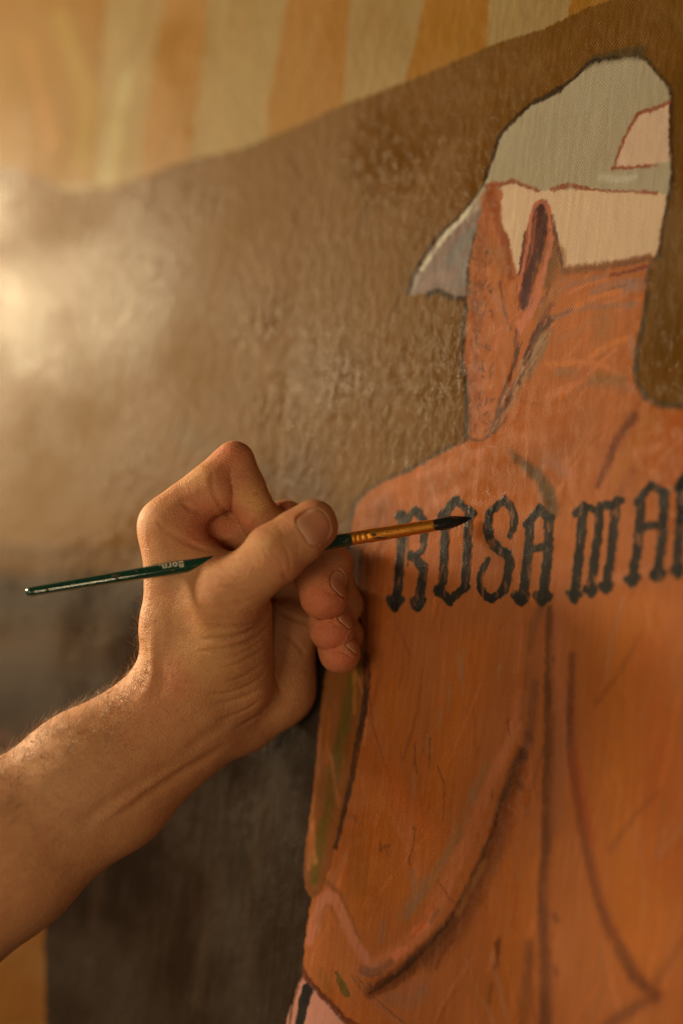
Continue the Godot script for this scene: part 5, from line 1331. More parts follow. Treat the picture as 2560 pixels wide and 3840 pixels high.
	fold(0.24, 0.42, [Vector3(-73.08, -57.28, 79.07), Vector3(-68.25, -57.25, 76.79), Vector3(-64.83, -57.11, 72.8), Vector3(-62.31, -55.34, 67.94)])
	fold(0.5, 0.42, [Vector3(-76.42, -57.78, 79.12), Vector3(-72.1, -58.03, 78.27), Vector3(-68.79, -58.42, 76.17), Vector3(-66.01, -58.04, 73.58)])
	fold(0.51, 0.42, [Vector3(-71.54, -58.45, 77.75), Vector3(-67.86, -58.63, 75.15), Vector3(-65.2, -58.57, 71.31), Vector3(-63.14, -56.8, 67.03)])
	fold(0.5, 0.42, [Vector3(-77.29, -58.71, 78.55), Vector3(-72.37, -59.71, 77.1), Vector3(-68.43, -59.61, 74.67), Vector3(-65.4, -58.88, 71.23)])
	fold(0.23, 0.42, [Vector3(-79.65, -59.21, 78.05), Vector3(-73.38, -59.85, 77.34), Vector3(-68.82, -59.96, 74.67), Vector3(-65.83, -60.08, 70.01)])
	fold(0.4, 0.6, [Vector3(-46.72, -20.23, 74.23), Vector3(-45.26, -21.78, 73.9), Vector3(-43.74, -23.84, 73.12), Vector3(-42.74, -25.91, 72.17), Vector3(-42.19, -28.06, 71.07), Vector3(-42.18, -30.26, 70.05), Vector3(-42.61, -32.42, 69.07), Vector3(-43.6, -34.61, 68.07), Vector3(-44.78, -36.25, 67.01)])
	fold(0.3, 0.6, [Vector3(-48.57, -25.29, 77.23), Vector3(-47.02, -26.82, 76.5), Vector3(-45.49, -28.77, 75.21), Vector3(-44.6, -30.54, 73.83), Vector3(-44.22, -32.26, 72.39), Vector3(-44.5, -34.01, 71.15), Vector3(-45.02, -35.31, 70.15)])
	fold(0.25, 0.5, [Vector3(-51.25, -24.9, 78.08), Vector3(-49.37, -27.59, 77.65), Vector3(-47.93, -30.37, 76.5), Vector3(-47.56, -31.3, 75.96), Vector3(-47.47, -31.56, 75.79)])
	fold(0.25, 0.5, [Vector3(-48.61, -19.79, 75.06), Vector3(-50.66, -18.58, 75.03), Vector3(-53.18, -17.32, 74.42)])
	fold(0.2, 0.5, [Vector3(-53.79, -20.29, 76.78), Vector3(-51.35, -21.86, 77.24), Vector3(-49.34, -23.37, 77.14)])
	fold(0.8, 1, [Vector3(-46.54, -37.48, 62.18), Vector3(-45.68, -37.23, 65.18), Vector3(-45.42, -36.7, 67.69), Vector3(-45.11, -35.67, 69.65), Vector3(-44.95, -34.74, 70.91)])
	fold(0.15, 0.5, [Vector3(-54.67, -25.13, 78.39), Vector3(-52.77, -28.01, 78.41), Vector3(-51.49, -31.37, 77.53), Vector3(-51.66, -33.95, 76.54), Vector3(-52.14, -35.77, 75.78)])
	fold(0.15, 0.6, [Vector3(-42.68, -15.49, 69.71), Vector3(-41.13, -18.89, 69.45), Vector3(-40.17, -23.02, 68.26), Vector3(-40.33, -26.64, 67.09), Vector3(-40.8, -29.34, 66.1)])
	fold(0.2, 0.5, [Vector3(-48.76, -16.15, 72.35), Vector3(-46.55, -18.06, 72.74), Vector3(-44.77, -19.91, 72.55)])
	fold(0.2, 0.45, [Vector3(-69.72, -33.9, 78.18), Vector3(-63.06, -38.85, 79.22), Vector3(-61.02, -43.78, 77.64)])
	fold(0.2, 0.45, [Vector3(-68.42, -32.58, 77.75), Vector3(-61.64, -37.68, 78.93), Vector3(-59.71, -42.72, 77.19)])
	fold(0.2, 0.45, [Vector3(-67.07, -31.26, 77.39), Vector3(-60.21, -36.5, 78.66), Vector3(-58.36, -41.67, 76.8)])
	fold(0.2, 0.45, [Vector3(-65.64, -29.96, 77.12), Vector3(-58.75, -35.33, 78.42), Vector3(-56.99, -40.62, 76.43)])
	fold(0.2, 0.45, [Vector3(-64.14, -28.66, 76.94), Vector3(-57.35, -34.16, 78.12), Vector3(-55.61, -39.57, 76.08)])
	fold(0.2, 0.45, [Vector3(-62.53, -27.37, 76.91), Vector3(-55.85, -33, 77.95), Vector3(-54.28, -38.52, 75.65)])
	fold(0.2, 0.45, [Vector3(-60.65, -26.12, 77.22), Vector3(-54.23, -31.85, 77.93), Vector3(-52.94, -37.47, 75.26)])
	fold(0.2, 0.45, [Vector3(-58.71, -24.87, 77.62), Vector3(-52.58, -30.7, 77.95), Vector3(-51.48, -36.43, 75.02)])
	fold(0.2, 0.45, [Vector3(-56.95, -23.61, 77.79), Vector3(-51.01, -29.56, 77.88), Vector3(-49.94, -35.39, 74.87)])
	fold(0.2, 0.45, [Vector3(-55.43, -22.33, 77.66), Vector3(-49.56, -28.4, 77.65), Vector3(-48.42, -34.36, 74.71)])
	fold(1.1, 1.3, [Vector3(-94.55, -8.45, 82.87), Vector3(-92.78, -9.78, 81.98), Vector3(-90.78, -11.25, 80.04), Vector3(-88.95, -12.03, 77.01), Vector3(-87.52, -12.48, 73.2), Vector3(-86.87, -12.61, 68.51), Vector3(-89.15, -12.27, 61.57)])
	fold(1, 1.2, [Vector3(-85.68, 5.73, 74.31), Vector3(-85.18, 4.09, 75.12), Vector3(-84.51, 1.8, 75.81), Vector3(-83.69, -0.76, 75.81), Vector3(-82.99, -3.43, 75.04), Vector3(-82.46, -5.94, 73.4), Vector3(-82.33, -8.18, 70.85), Vector3(-82.91, -9.87, 67.1), Vector3(-87.49, -10.72, 58.49), Vector3(-85.54, -12.21, 58.09), Vector3(-84.26, -13.2, 57.66)])
	fold(1, 1.2, [Vector3(-98.04, -20.94, 89.16), Vector3(-95.88, -22.19, 87.74), Vector3(-93.55, -23.59, 85.7), Vector3(-92.15, -24.33, 84.25), Vector3(-90.7, -25.04, 82.61), Vector3(-88.45, -26.27, 80.11), Vector3(-85.83, -27.47, 77.55), Vector3(-83.13, -28.18, 74.77), Vector3(-80.87, -28.6, 72.83)])
	fold(0.4, 0.8, [Vector3(-100.47, -17.83, 90.01), Vector3(-98.44, -19.99, 89.4), Vector3(-96.8, -22.11, 88.34)])
	fold(0.22, 0.5, [Vector3(-73.27, 4.22, 63.06), Vector3(-71.26, 2.22, 58.94), Vector3(-69.7, -1.44, 56.56)])
	fold(0.22, 0.5, [Vector3(-73.9, -0.13, 64.66), Vector3(-71.28, -1.16, 61), Vector3(-69.45, -3.79, 58.63)])
	fold(0.22, 0.5, [Vector3(-75.69, -4.95, 64.68), Vector3(-71.92, -5.09, 62.14), Vector3(-69.63, -6.72, 60.02)])
	fold(0.22, 0.5, [Vector3(-73.92, 7.14, 61.7), Vector3(-73.19, 7, 58.53), Vector3(-72.21, 5.07, 57.96)])
	fold(0.14, 0.5, [Vector3(-89.36, 15.9, 68.31), Vector3(-85.81, 16.64, 68.26), Vector3(-82.91, 16.76, 67.45), Vector3(-80.61, 16.47, 66.03), Vector3(-78.77, 15.4, 64.32), Vector3(-77.71, 14.37, 62.72)])
	fold(0.14, 0.5, [Vector3(-88.18, 12.02, 70.87), Vector3(-85.94, 12.97, 70.07), Vector3(-83.2, 13.88, 68.79), Vector3(-80.56, 13.79, 67.2), Vector3(-78.85, 13.53, 65.49)])
	fold(1.16, 1.02, [Vector3(-81.26, -47.66, 25.2), Vector3(-77.65, -49.04, 26.02), Vector3(-74.11, -50.56, 25.56), Vector3(-71.48, -51.5, 24.14), Vector3(-69.39, -52.13, 22.03), Vector3(-67.83, -52.45, 19.14), Vector3(-54.8, -53.08, 33.24)])
	fold(1.01, 1.02, [Vector3(-77.28, -56.71, 27.69), Vector3(-74.52, -58.11, 26.8), Vector3(-71.7, -59.98, 24.97), Vector3(-69.87, -61.89, 22.98), Vector3(-68.56, -63.9, 20.74), Vector3(-67.68, -66.17, 18.1), Vector3(-67.28, -67.96, 15.85)])
	fold(0.72, 1.19, [Vector3(-69.11, -75.31, 37.5), Vector3(-72.07, -77.65, 31.49), Vector3(-71.46, -80.63, 29.57), Vector3(-70.7, -83.61, 27.87), Vector3(-70.17, -85.94, 26.44)])
	fold(1.3, 3.2, [Vector3(-115.31, -152.13, 99.73), Vector3(-112.5, -147.9, 96.73), Vector3(-108.59, -142.41, 92.58), Vector3(-104.52, -137.27, 87.71), Vector3(-100.8, -132.44, 82.34), Vector3(-98.04, -128.65, 77.55), Vector3(-95.49, -125.04, 72.77), Vector3(-92.04, -120.3, 67.2), Vector3(-89.02, -116.45, 63.08)])
	fold(1.5, 2.6, [Vector3(-108.37, -148.85, 88.84), Vector3(-105.11, -144.7, 85.28), Vector3(-101.31, -139.48, 80.39), Vector3(-98.54, -135.05, 75.63), Vector3(-96.23, -130.93, 70.76), Vector3(-94.25, -127.4, 66.6), Vector3(-91.97, -123.91, 62.54), Vector3(-88.93, -119.86, 57.13), Vector3(-85.95, -115.76, 51.94), Vector3(-83.13, -111.53, 48.92), Vector3(-81.13, -108.33, 47.16)])
	fold(-0.8, 2.6, [Vector3(-111.67, -149.32, 94.73), Vector3(-107.67, -144.18, 90.33), Vector3(-102.89, -137.86, 84.55), Vector3(-99.5, -132.98, 79.3), Vector3(-96.57, -128.48, 73.72), Vector3(-93.21, -123.63, 67.18), Vector3(-90.27, -119.9, 62.4)])
	fold(1, 3, [Vector3(-90.23, -116.68, 66.03), Vector3(-86.74, -111.58, 62.61), Vector3(-82.26, -105.54, 58.51), Vector3(-79.11, -101.27, 53.68), Vector3(-77.19, -98.4, 49.47)])
	fold(-0.4, 3, [Vector3(-133.42, -135.46, 114.62), Vector3(-127.46, -130.55, 109.74), Vector3(-120.17, -124.28, 103.99), Vector3(-115.25, -118.3, 98.57), Vector3(-112.26, -113.73, 94.15)])
	fold(-0.4, 3, [Vector3(-128.33, -157.55, 120.55), Vector3(-124.83, -152.54, 114.21), Vector3(-119.8, -146.34, 106.76), Vector3(-114.32, -141.24, 100.6), Vector3(-110.16, -137.57, 95.89)])
	fold(-0.9, 2.2, [Vector3(-100.73, -60.18, 82.33), Vector3(-100.91, -65.59, 81.81), Vector3(-101.88, -72.39, 80.06), Vector3(-101.56, -78.26, 78.93), Vector3(-100.72, -83.55, 78.91), Vector3(-101.09, -87.87, 79.48), Vector3(-102.14, -91.34, 80.35), Vector3(-104.1, -93.96, 81.47), Vector3(-105.85, -95.62, 82.43)])
	fold(0.7, 3, [Vector3(-98.71, -73.92, 79.08), Vector3(-98.3, -78.9, 78.24), Vector3(-97.41, -85.05, 78.11), Vector3(-97.45, -90.5, 78.56), Vector3(-97.78, -94.56, 78.99)])
	fold(-0.3, 3, [Vector3(-80.07, -45.6, 81.94), Vector3(-78.38, -47.51, 82.38), Vector3(-76.43, -49.35, 82.5), Vector3(-74.11, -49.43, 82.52), Vector3(-72.34, -49.04, 82.36)])
	fold(0.45, 0.5, [Vector3(-42.79, -39.45, 42.09), Vector3(-42.12, -39.84, 41.58), Vector3(-41.34, -40.24, 40.77), Vector3(-40.7, -40.31, 39.81), Vector3(-40.13, -40.3, 38.61), Vector3(-39.67, -40.28, 37.06), Vector3(-39.34, -40.41, 35.19), Vector3(-39.18, -41.07, 32.71), Vector3(-39.78, -41.67, 29.72)])
	fold(0.45, 0.5, [Vector3(-45.4, -51.5, 33.32), Vector3(-44.55, -52.01, 33.05), Vector3(-43.5, -52.61, 32.55), Vector3(-42.6, -53.03, 31.88), Vector3(-41.75, -53.34, 30.98), Vector3(-41, -53.44, 29.83), Vector3(-40.43, -53.62, 28.24), Vector3(-39.86, -54.32, 26.17), Vector3(-39.69, -54.99, 24.09)])
	fold(0.4, 0.5, [Vector3(-43.52, -63.14, 27.07), Vector3(-42.76, -63.49, 26.68), Vector3(-41.83, -63.95, 26.04), Vector3(-41, -64.34, 25.25), Vector3(-40.21, -64.79, 24.25), Vector3(-39.47, -65.43, 22.79), Vector3(-39.07, -65.96, 21.36)])
	fold(0.4, 0.45, [Vector3(-43.52, -38.8, 42.46), Vector3(-43.99, -37.86, 42.42), Vector3(-44.51, -36.62, 42.17), Vector3(-44.68, -35.3, 41.44), Vector3(-44.77, -34.25, 40.71)])
	nail_bed(Vector3(-36.81, -14.12, 62.73), Vector3(-0.41563, 0.78122, 0.46579), Vector3(0.27085, 0.59519, -0.75657), Vector3(0.86827, 0.18829, 0.45897), 7, 6.6, 3.2)
	nail_bed(Vector3(-41.59, -35.07, 33.41), Vector3(0.32056, -0.52728, -0.78690), Vector3(0.34961, -0.70623, 0.61564), Vector3(0.88035, 0.47246, 0.04205), 4.9, 5.6, 2.7)
	nail_bed(Vector3(-42.16, -48.7, 24.61), Vector3(0.38712, -0.49440, -0.77827), Vector3(0.39738, -0.67220, 0.62469), Vector3(0.83200, 0.55110, 0.06376), 4.7, 5, 2.7)
	nail_bed(Vector3(-40.52, -59.35, 19.44), Vector3(0.37714, -0.49958, -0.77986), Vector3(0.38139, -0.68356, 0.62233), Vector3(0.84398, 0.53214, 0.06726), 4.1, 4.4, 2.7)
	spot(Vector3(-80.91, 14.18, 67.38), 13, Color(0.6, 0.17, 0.1), 0.45)
	spot(Vector3(-87.05, 15.84, 68.72), 9, Color(0.6, 0.17, 0.1), 0.35)
	spot(Vector3(-80.74, 3.57, 69.8), 8, Color(0.6, 0.17, 0.1), 0.3)
	spot(Vector3(-77.4, -10.81, 62.42), 7, Color(0.6, 0.17, 0.1), 0.7)
	spot(Vector3(-72.72, -14.47, 61.08), 7, Color(0.6, 0.17, 0.1), 0.75)
	spot(Vector3(-77.82, -5.78, 65.08), 8, Color(0.6, 0.23, 0.14), 0.4)
	spot(Vector3(-70.83, -4.89, 61.05), 9, Color(0.62, 0.35, 0.14), 0.8)
	spot(Vector3(-89.92, -5, 79.17), 12, Color(0.6, 0.23, 0.14), 0.5)
	spot(Vector3(-93.33, 4.05, 76.86), 9, Color(0.62, 0.35, 0.14), 0.6)
	spot(Vector3(-88.61, -15.32, 71.32), 12, Color(0.6, 0.17, 0.1), 0.6)
	spot(Vector3(-88.39, -22.24, 77.59), 10, Color(0.6, 0.17, 0.1), 0.55)
	spot(Vector3(-86.44, -19.16, 60.29), 10, Color(0.42, 0.1, 0.05), 0.6)
	spot(Vector3(-37.37, -14.42, 63.89), 9, Color(0.6, 0.23, 0.14), 0.5)
	spot(Vector3(-35.54, -17.62, 59.02), 6, Color(0.6, 0.17, 0.1), 0.4)
	spot(Vector3(-45.56, -30.66, 74.72), 9, Color(0.6, 0.23, 0.14), 0.4)
	spot(Vector3(-49.93, -24.78, 77.69), 6, Color(0.62, 0.35, 0.14), 0.5)
	spot(Vector3(-41.22, -10.96, 65.98), 8, Color(0.6, 0.23, 0.14), 0.35)
	spot(Vector3(-43.05, -32.56, 70.08), 6, Color(0.6, 0.17, 0.1), 0.35)
	spot(Vector3(-70.49, -42.92, 81.7), 12, Color(0.6, 0.23, 0.14), 0.15)
	spot(Vector3(-93.39, -41.14, 81.4), 9, Color(0.42, 0.27, 0.19), 0.4)
	spot(Vector3(-89.46, -79.02, 75.47), 9, Color(0.6, 0.17, 0.1), 0.3)
	spot(Vector3(-95.08, -70.46, 78.79), 16, Color(0.5, 0.26, 0.15), 0.4)
	spot(Vector3(-77.97, -75.04, 72.39), 22, Color(0.62, 0.35, 0.14), 0.45)
	spot(Vector3(-68.63, -3.63, 43.93), 9, Color(0.6, 0.17, 0.1), 0.6)
	spot(Vector3(-63.1, -56.72, 67.06), 12, Color(0.6, 0.23, 0.14), 0.25)
	spot(Vector3(-45.52, -42.08, 44.08), 9, Color(0.6, 0.17, 0.1), 0.75)
	spot(Vector3(-41.1, -43.23, 40.49), 10, Color(0.6, 0.17, 0.1), 0.7)
	spot(Vector3(-42.24, -40.87, 41.93), 1.6, Color(0.5, 0.02, 0.02), 1)
	spot(Vector3(-41.84, -42.1, 41.59), 1, Color(0.5, 0.02, 0.02), 1)
	spot(Vector3(-46.5, -31.73, 40.4), 9, Color(0.55, 0.26, 0.12), 0.6)
	spot(Vector3(-44.25, -55.81, 33.41), 9, Color(0.6, 0.17, 0.1), 0.7)
	spot(Vector3(-47.71, -52.46, 34.41), 7, Color(0.42, 0.1, 0.05), 0.5)
	spot(Vector3(-41.49, -58.92, 28.9), 7, Color(0.6, 0.17, 0.1), 0.6)
	spot(Vector3(-43.58, -67.53, 26.72), 9, Color(0.6, 0.17, 0.1), 0.7)
	spot(Vector3(-40.87, -68.19, 23.91), 6, Color(0.6, 0.17, 0.1), 0.7)
	spot(Vector3(-44.19, -31.08, 36.06), 8, Color(0.6, 0.23, 0.14), 0.5)
	spot(Vector3(-40.97, -36.36, 31.73), 6, Color(0.6, 0.23, 0.14), 0.4)
	spot(Vector3(-42.99, -11.47, 67.56), 2, Color(0.35, 0.03, 0.02), 0.9)
	spot(Vector3(-42.46, -10.15, 66.11), 2, Color(0.4, 0.05, 0.03), 0.7)
	spot(Vector3(-109.59, -141.17, 94.46), 18, Color(0.52, 0.27, 0.15), 0.5)
	spot(Vector3(-128.03, -139.29, 112.8), 30, Color(0.5, 0.27, 0.15), 0.5)
	spot(Vector3(-120.17, -124.28, 103.99), 25, Color(0.54, 0.3, 0.17), 0.5)
	spot(Vector3(-97.27, -98.25, 78.85), 16, Color(0.6, 0.23, 0.14), 0.35)
	spot(Vector3(-90.08, -86.93, 75), 10, Color(0.6, 0.17, 0.1), 0.35)
	spot(Vector3(-81.72, -108.53, 50.99), 15, Color(0.5, 0.26, 0.14), 0.4)
	spot(Vector3(-42.5, -40.92, 42.19), 16, Color(0.6, 0.17, 0.09), 0.8)  # wide red over the curled fingertips stands in for orange bounced light
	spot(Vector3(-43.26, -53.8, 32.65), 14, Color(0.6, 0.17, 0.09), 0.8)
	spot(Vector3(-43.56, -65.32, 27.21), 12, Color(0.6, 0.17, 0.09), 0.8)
	var all := PackedInt32Array(range(bone_a.size()))
	var lo: Vector3 = Vector3(-207.17, -230.99, -8.7)
	var hi: Vector3 = Vector3(-28.76, 27.29, 156.84)
	var cell := 1.0
	var nx := ceili((hi.x - lo.x) / cell / 16.0) * 16
	var ny := ceili((hi.y - lo.y) / cell / 16.0) * 16
	var nz := ceili((hi.z - lo.z) / cell / 16.0) * 16
	var value := PackedFloat32Array()
	value.resize(nx * ny * nz)
	value.fill(9.0)
	var blocks := []       # [first cell, bones near it, folds near it, nails near it]
	for bz in range(0, nz, 16):
		for by in range(0, ny, 16):
			for bx in range(0, nx, 16):
				var mid := lo + Vector3(bx + 8, by + 8, bz + 8) * cell
				if absf(body(mid, all)) > 18.0:
					continue
				var few := close_bones(mid, all, 14.0)
				for sz in range(bz, bz + 16, 4):
					for sy in range(by, by + 16, 4):
						for sx in range(bx, bx + 16, 4):
							var c := lo + Vector3(sx + 2, sy + 2, sz + 2) * cell
							if absf(body(c, few)) > 6.2:
								continue
							var mine := close_bones(c, few, 4.6)
							var folds := PackedInt32Array()
							for i in fold_a.size():
								var e := c - fold_a[i]
								var t := clampf(e.dot(fold_d[i]) * fold_i[i], 0.0, 1.0)
								if (e - fold_d[i] * t).length() < 3.6 + 3.0 * fold_w[i]:
									folds.append(i)
							var beds := PackedInt32Array()
							for i in nails.size():
								if c.distance_to(nails[i][0]) < 15.0:
									beds.append(i)
							blocks.append([Vector3i(sx, sy, sz), mine, folds, beds])
							for z in range(sz, sz + 4):
								for y in range(sy, sy + 4):
									for x in range(sx, sx + 4):
										value[(z * ny + y) * nx + x] = body(lo + Vector3(x, y, z) * cell, mine)
	# one vertex in each cell the surface crosses
	var verts := PackedVector3Array()
	var norms := PackedVector3Array()
	var own := PackedInt32Array()
	own.resize(nx * ny * nz)
	own.fill(-1)
	var step_y := nx
	var step_z := nx * ny
	var corner := [0, 1, step_y, step_y + 1, step_z, step_z + 1, step_z + step_y, step_z + step_y + 1]
	var place := [Vector3(0, 0, 0), Vector3(1, 0, 0), Vector3(0, 1, 0), Vector3(1, 1, 0), Vector3(0, 0, 1), Vector3(1, 0, 1), Vector3(0, 1, 1), Vector3(1, 1, 1)]
	var edges := [[0, 1], [2, 3], [4, 5], [6, 7], [0, 2], [1, 3], [4, 6], [5, 7], [0, 4], [1, 5], [2, 6], [3, 7]]
	var h := 0.3
	var live := PackedInt32Array()
	for b in blocks:
		var first: Vector3i = b[0]
		var mine: PackedInt32Array = b[1]
		var folds: PackedInt32Array = b[2]
		var beds: PackedInt32Array = b[3]
		for z in range(first.z, mini(first.z + 4, nz - 1)):
			for y in range(first.y, mini(first.y + 4, ny - 1)):
				for x in range(first.x, mini(first.x + 4, nx - 1)):
					var at := (z * ny + y) * nx + x
					var inside := 0
					for k in 8:
						if value[at + corner[k]] < 0.0:
							inside += 1
					if inside == 0 or inside == 8:
						continue
					var sum := Vector3.ZERO
					var n := 0
					for e in edges:
						var p := value[at + corner[e[0]]]
						var q := value[at + corner[e[1]]]
						if (p < 0.0) != (q < 0.0):
							sum += place[e[0]].lerp(place[e[1]], p / (p - q))
							n += 1
					var v := lo + (Vector3(x, y, z) + sum / n) * cell
					# settle on the detailed surface
					var g := Vector3.ZERO
					for turn in 2:
						var d := body(v, mine) + detail(v, folds, beds)
						g = Vector3(whole(v + Vector3(h, 0, 0), mine, folds, beds) - whole(v - Vector3(h, 0, 0), mine, folds, beds), whole(v + Vector3(0, h, 0), mine, folds, beds) - whole(v - Vector3(0, h, 0), mine, folds, beds), whole(v + Vector3(0, 0, h), mine, folds, beds) - whole(v - Vector3(0, 0, h), mine, folds, beds))
						if g.length() < 0.001:
							g = Vector3.UP
							break
						g = g.normalized()
						if turn == 0:
							v -= g * clampf(d, -0.9, 1.2)
					own[at] = verts.size()
					live.append(at)
					verts.append(v)
					norms.append(g)
	var index := PackedInt32Array()
	for at in live:
		var s := value[at] < 0.0
		for axis in 3:
			var a: int = [1, step_y, step_z][axis]
			var b: int = [step_y, step_z, 1][axis]
			var c: int = [step_z, 1, step_y][axis]
			if s == (value[at + a] < 0.0):
				continue
			var p := own[at]
			var q := own[at - b]
			var r := own[at - b - c]
			var t := own[at - c]
			if q < 0 or r < 0 or t < 0:
				continue
			if s:
				index.append_array([p, r, q, p, t, r])
			else:
				index.append_array([p, q, r, p, r, t])
	value.resize(0)
	own.resize(0)
	# the forearm goes on to the elbow outside the picture
	var from: Vector3 = Vector3(-162.64, -186.9, 114.95)
	var till: Vector3 = Vector3(-238.64, -290.67, 211.87)
	var ax := (till - from).normalized()
	var side := ax.cross(Vector3.UP).normalized()
	var up := side.cross(ax)
	var base := verts.size()
	for i in 25:
		var t := i / 24.0
		var r := lerpf(36.5, 43.0, smoothstep(0.0, 0.6, t)) - 9.0 * (1.0 - smoothstep(0.0, 0.09, t))
		if t > 0.72:
			r *= sqrt(maxf(1.0 - pow((t - 0.72) / 0.28, 2.0), 0.0004))
		for k in 32:
			var a := TAU * k / 32.0
			var o := side * cos(a) + up * sin(a)
			verts.append(from.lerp(till, t) + o * r)
			norms.append((o + ax * (2.0 * maxf(t - 0.72, 0.0) / 0.28)).normalized())
			if i:
				var p := base + (i - 1) * 32 + k
				var q := base + (i - 1) * 32 + (k + 1) % 32
				index.append_array([p, q + 32, p + 32, p, q, q + 32])
	# skin colour: flushed knuckles and tips, mottling, orange bounce light painted onto the tips
	var mottle := FastNoiseLite.new()
	mottle.seed = 14
	mottle.frequency = 0.12
	mottle.fractal_octaves = 4
	var speck := FastNoiseLite.new()
	speck.seed = 15
	speck.frequency = 0.9
	var colours := PackedColorArray()
	var skin := Color(0.53, 0.248, 0.12)
	for v in verts:
		var c := skin
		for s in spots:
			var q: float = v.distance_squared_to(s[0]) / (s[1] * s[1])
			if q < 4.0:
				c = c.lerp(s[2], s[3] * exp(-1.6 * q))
		var m := mottle.get_noise_3dv(v)
		c = c.lerp(Color(0.50, 0.20, 0.12), clampf(m * 0.55, 0.0, 0.5))
		c = c.lerp(Color(0.60, 0.34, 0.18), clampf(-m * 0.5, 0.0, 0.5))
		var f := 1.0 + 0.13 * speck.get_noise_3dv(v)
		colours.append(Color(c.r * f, c.g * f, c.b * f))
	var o := thing("person", "left hand and bare hairy forearm of a person holding a green brush against the painting", "person", Transform3D(Basis.IDENTITY, Vector3(-90.51, -97.81, 53.67) * MM))
	var shift: Vector3 = Vector3(-90.51, -97.81, 53.67)
	var out := PackedVector3Array()
	out.resize(verts.size())
	for i in verts.size():
		out[i] = (verts[i] - shift) * MM
	var arrays := []
	arrays.resize(Mesh.ARRAY_MAX)
	arrays[Mesh.ARRAY_VERTEX] = out
	arrays[Mesh.ARRAY_NORMAL] = norms
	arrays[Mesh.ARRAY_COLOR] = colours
	arrays[Mesh.ARRAY_INDEX] = index
	var mesh := ArrayMesh.new()
	mesh.add_surface_from_arrays(Mesh.PRIMITIVE_TRIANGLES, arrays)
	var m := StandardMaterial3D.new()
	m.resource_name = "skin"
	m.vertex_color_use_as_albedo = true
	m.roughness = 0.55
	m.metallic_specular = 0.42
	m.subsurf_scatter_enabled = true
	m.subsurf_scatter_strength = 0.12
	m.heightmap_enabled = true
	m.heightmap_texture = skin_relief()
	m.heightmap_scale = 0.05
	m.uv1_triplanar = true
	m.uv1_scale = Vector3(38, 38, 38)
	part("arm", mesh, m, o)
	var horn := StandardMaterial3D.new()
	horn.resource_name = "nail"
	horn.vertex_color_use_as_albedo = true
	horn.roughness = 0.36
	horn.subsurf_scatter_enabled = true
	horn.subsurf_scatter_strength = 0.1
	for b in nails:
		part("fingernail" if b[4] < 6.0 else "thumbnail", nail_shape(b, all, shift), horn, o)
	hairs(verts, norms, o, shift)

func whole(v: Vector3, a: PackedInt32Array, b: PackedInt32Array, c: PackedInt32Array) -> float:
	return body(v, a) + detail(v, b, c)

func close_bones(c: Vector3, from: PackedInt32Array, reach: float) -> PackedInt32Array:
	var out := PackedInt32Array()
	for i in from:
		var e := c - bone_a[i]
		var t := clampf(e.dot(bone_d[i]) * bone_i[i], 0.0, 1.0)
		var k := maxf(bone_k[i], blend[bone_c[i]])
		if bone_c[i] == 0:
			k = 12.0
		if (e - bone_d[i] * t).length() - bone_r[i] - bone_t[i] * t < reach + k + 1.5:
			out.append(i)
	return out

# cross-hatched fine lines and pores
func skin_relief() -> ImageTexture:
	var a := FastNoiseLite.new()
	a.seed = 51
	a.noise_type = FastNoiseLite.TYPE_CELLULAR
	a.cellular_return_type = FastNoiseLite.RETURN_DISTANCE2_SUB
	a.frequency = 0.048
	a.fractal_type = FastNoiseLite.FRACTAL_NONE
	var im := a.get_seamless_image(512, 512)
	var b := FastNoiseLite.new()
	b.seed = 52
	b.frequency = 0.06
	b.fractal_octaves = 3
	var other := b.get_seamless_image(512, 512)
	im.convert(Image.FORMAT_L8)
	other.convert(Image.FORMAT_L8)
	var p := im.get_data()
	var q := other.get_data()
	for i in p.size():
		p[i] = clampi(mini(p[i], 110) + q[i] / 2, 0, 255)
	return ImageTexture.create_from_image(Image.create_from_data(512, 512, false, Image.FORMAT_L8, p))

func nail_shape(b: Array, all: PackedInt32Array, shift: Vector3) -> ArrayMesh:
	var st := SurfaceTool.new()
	st.begin(Mesh.PRIMITIVE_TRIANGLES)
	st.set_smooth_group(0)
	var rings := 12
	var spokes := 48
	var grid := []
	var tint := []
	for i in rings + 1:
		var line := PackedVector3Array()
		var shade := PackedColorArray()
		for k in spokes:
			var t := TAU * k / spokes
			var r := minf(i / float(rings - 1), 1.0)
			var e: float = 2.0 / b[6]
			var x := signf(cos(t)) * pow(absf(cos(t)), e) * r
			var y := signf(sin(t)) * pow(absf(sin(t)), e) * r
			var p: Vector3 = b[0] + b[1] * (x * b[4]) + b[2] * (y * b[5]) + b[3] * 5.0
			for s in 14:
				p -= b[3] * (body(p, all) + 0.02)
			var lift := (0.32 if b[4] > 6.0 else 0.16) * (1.0 - pow(r, 3.0)) - 0.06 + (0.14 if b[4] > 6.0 else 0.04) * maxf(y, 0.0)
			if i == rings:
				lift = -0.5
			line.append((p + b[3] * lift - shift) * MM)
			var c := Color(0.56, 0.27, 0.17).lerp(Color(0.56, 0.18, 0.11), clampf(0.5 + 0.5 * y - x * x * 0.4, 0.0, 1.0) * 0.6)
			if r > 0.9 and y > 0.0:
				c = c.lerp(Color(0.64, 0.43, 0.29), smoothstep(0.88, 0.97, r) * (0.8 if b[4] > 6.0 else 0.35))
			if y < -0.66:
				c = c.lerp(Color(0.60, 0.36, 0.25), 0.5)
			shade.append(c)
		grid.append(line)
		tint.append(shade)
	for i in rings:
		for k in spokes:
			var l := (k + 1) % spokes
			for q in [[i, k], [i + 1, k], [i + 1, l], [i, k], [i + 1, l], [i, l]]:
				if i == 0 and q[0] == 0:
					q = [0, 0]
				st.set_color(tint[q[0]][q[1]])
				st.add_vertex(grid[q[0]][q[1]])
	st.index()
	st.generate_normals()
	return st.commit()

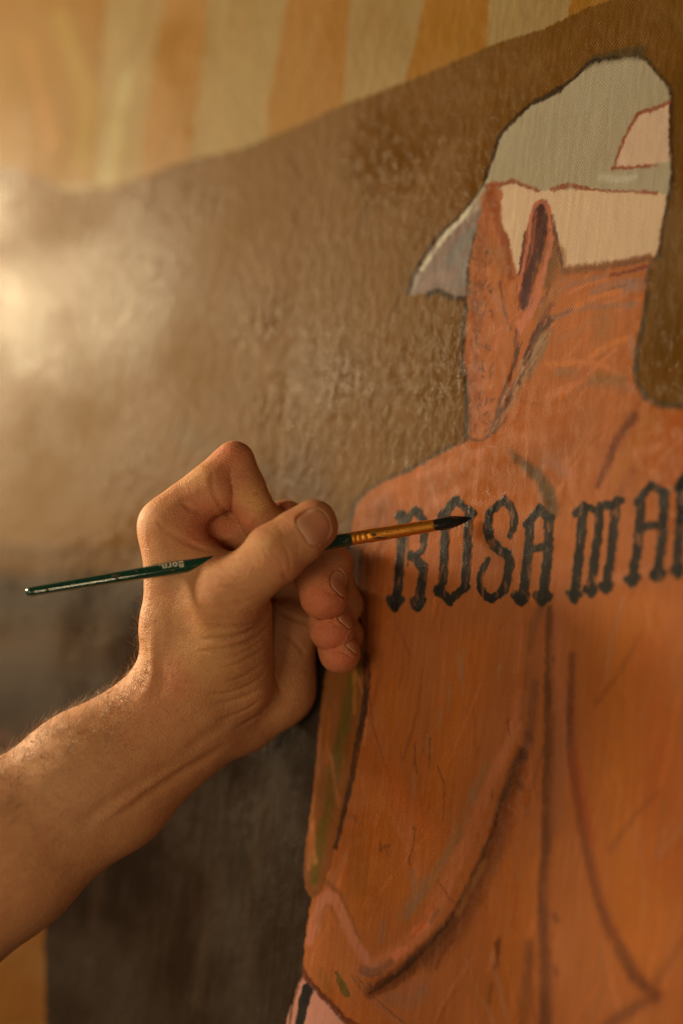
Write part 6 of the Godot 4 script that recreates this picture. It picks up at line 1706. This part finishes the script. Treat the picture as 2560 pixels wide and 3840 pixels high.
func hairs(verts: PackedVector3Array, norms: PackedVector3Array, o: Node3D, shift: Vector3) -> void:
	var rng := RandomNumberGenerator.new()
	rng.seed = 9
	var wrist: Vector3 = Vector3(-101.28, -99.38, 61.18)
	var elbow: Vector3 = Vector3(-156.06, -162.67, 105.54)
	var along := (wrist - elbow).normalized()
	var long := wrist.distance_to(elbow)
	var back: Vector3 = (Vector3(-148.64, -79.95, 97.11) - Vector3(-121.97, -121.2, 73.51)).normalized()
	var front: Vector3 = (Vector3(-81.22, -117.23, 118.88) - Vector3(-121.97, -121.2, 73.51)).normalized()
	var st := SurfaceTool.new()
	st.begin(Mesh.PRIMITIVE_TRIANGLES)
	var made := 0
	for n in 60000:
		if made > 5200:
			break
		var i := rng.randi() % verts.size()
		var v := verts[i]
		var t := (v - elbow).dot(along) / long
		if t < -0.5 or t > 1.28:
			continue
		var f := norms[i].dot(back)
		var g := norms[i].dot(front)
		var want := smoothstep(-0.15, 0.75, f) * (1.0 if t < 1.0 else smoothstep(1.3, 1.0, t)) + 0.05 * smoothstep(0.3, 0.9, g) * (1.0 if t < 1.1 else 0.0)
		if rng.randf() > want:
			continue
		made += 1
		var dir := (along * rng.randf_range(0.2, 1.0) + norms[i] * rng.randf_range(0.15, 0.75) + back * rng.randf_range(-0.3, 0.2) + Vector3(rng.randfn(), rng.randfn(), rng.randfn()) * 0.25).normalized()
		var size := rng.randf_range(3.0, 9.0) * (1.0 if f > 0.2 else 0.6)
		var p := v - norms[i] * 0.2
		for s in 4:
			var q := p + dir * size / 4.0
			strand(st, (p - shift) * MM, (q - shift) * MM, 0.00008 * (1.0 - s * 0.2), 0.00008 * (0.8 - s * 0.2))
			p = q
			dir = (dir - norms[i] * 0.16 + along * 0.08).normalized()
	st.generate_normals()
	var m := StandardMaterial3D.new()
	m.resource_name = "hair"
	m.albedo_color = Color(0.26, 0.14, 0.065).linear_to_srgb()
	m.roughness = 0.4
	var h := part("arm_hair", st.commit(), m, o)
	h.set_meta("kind", "stuff")
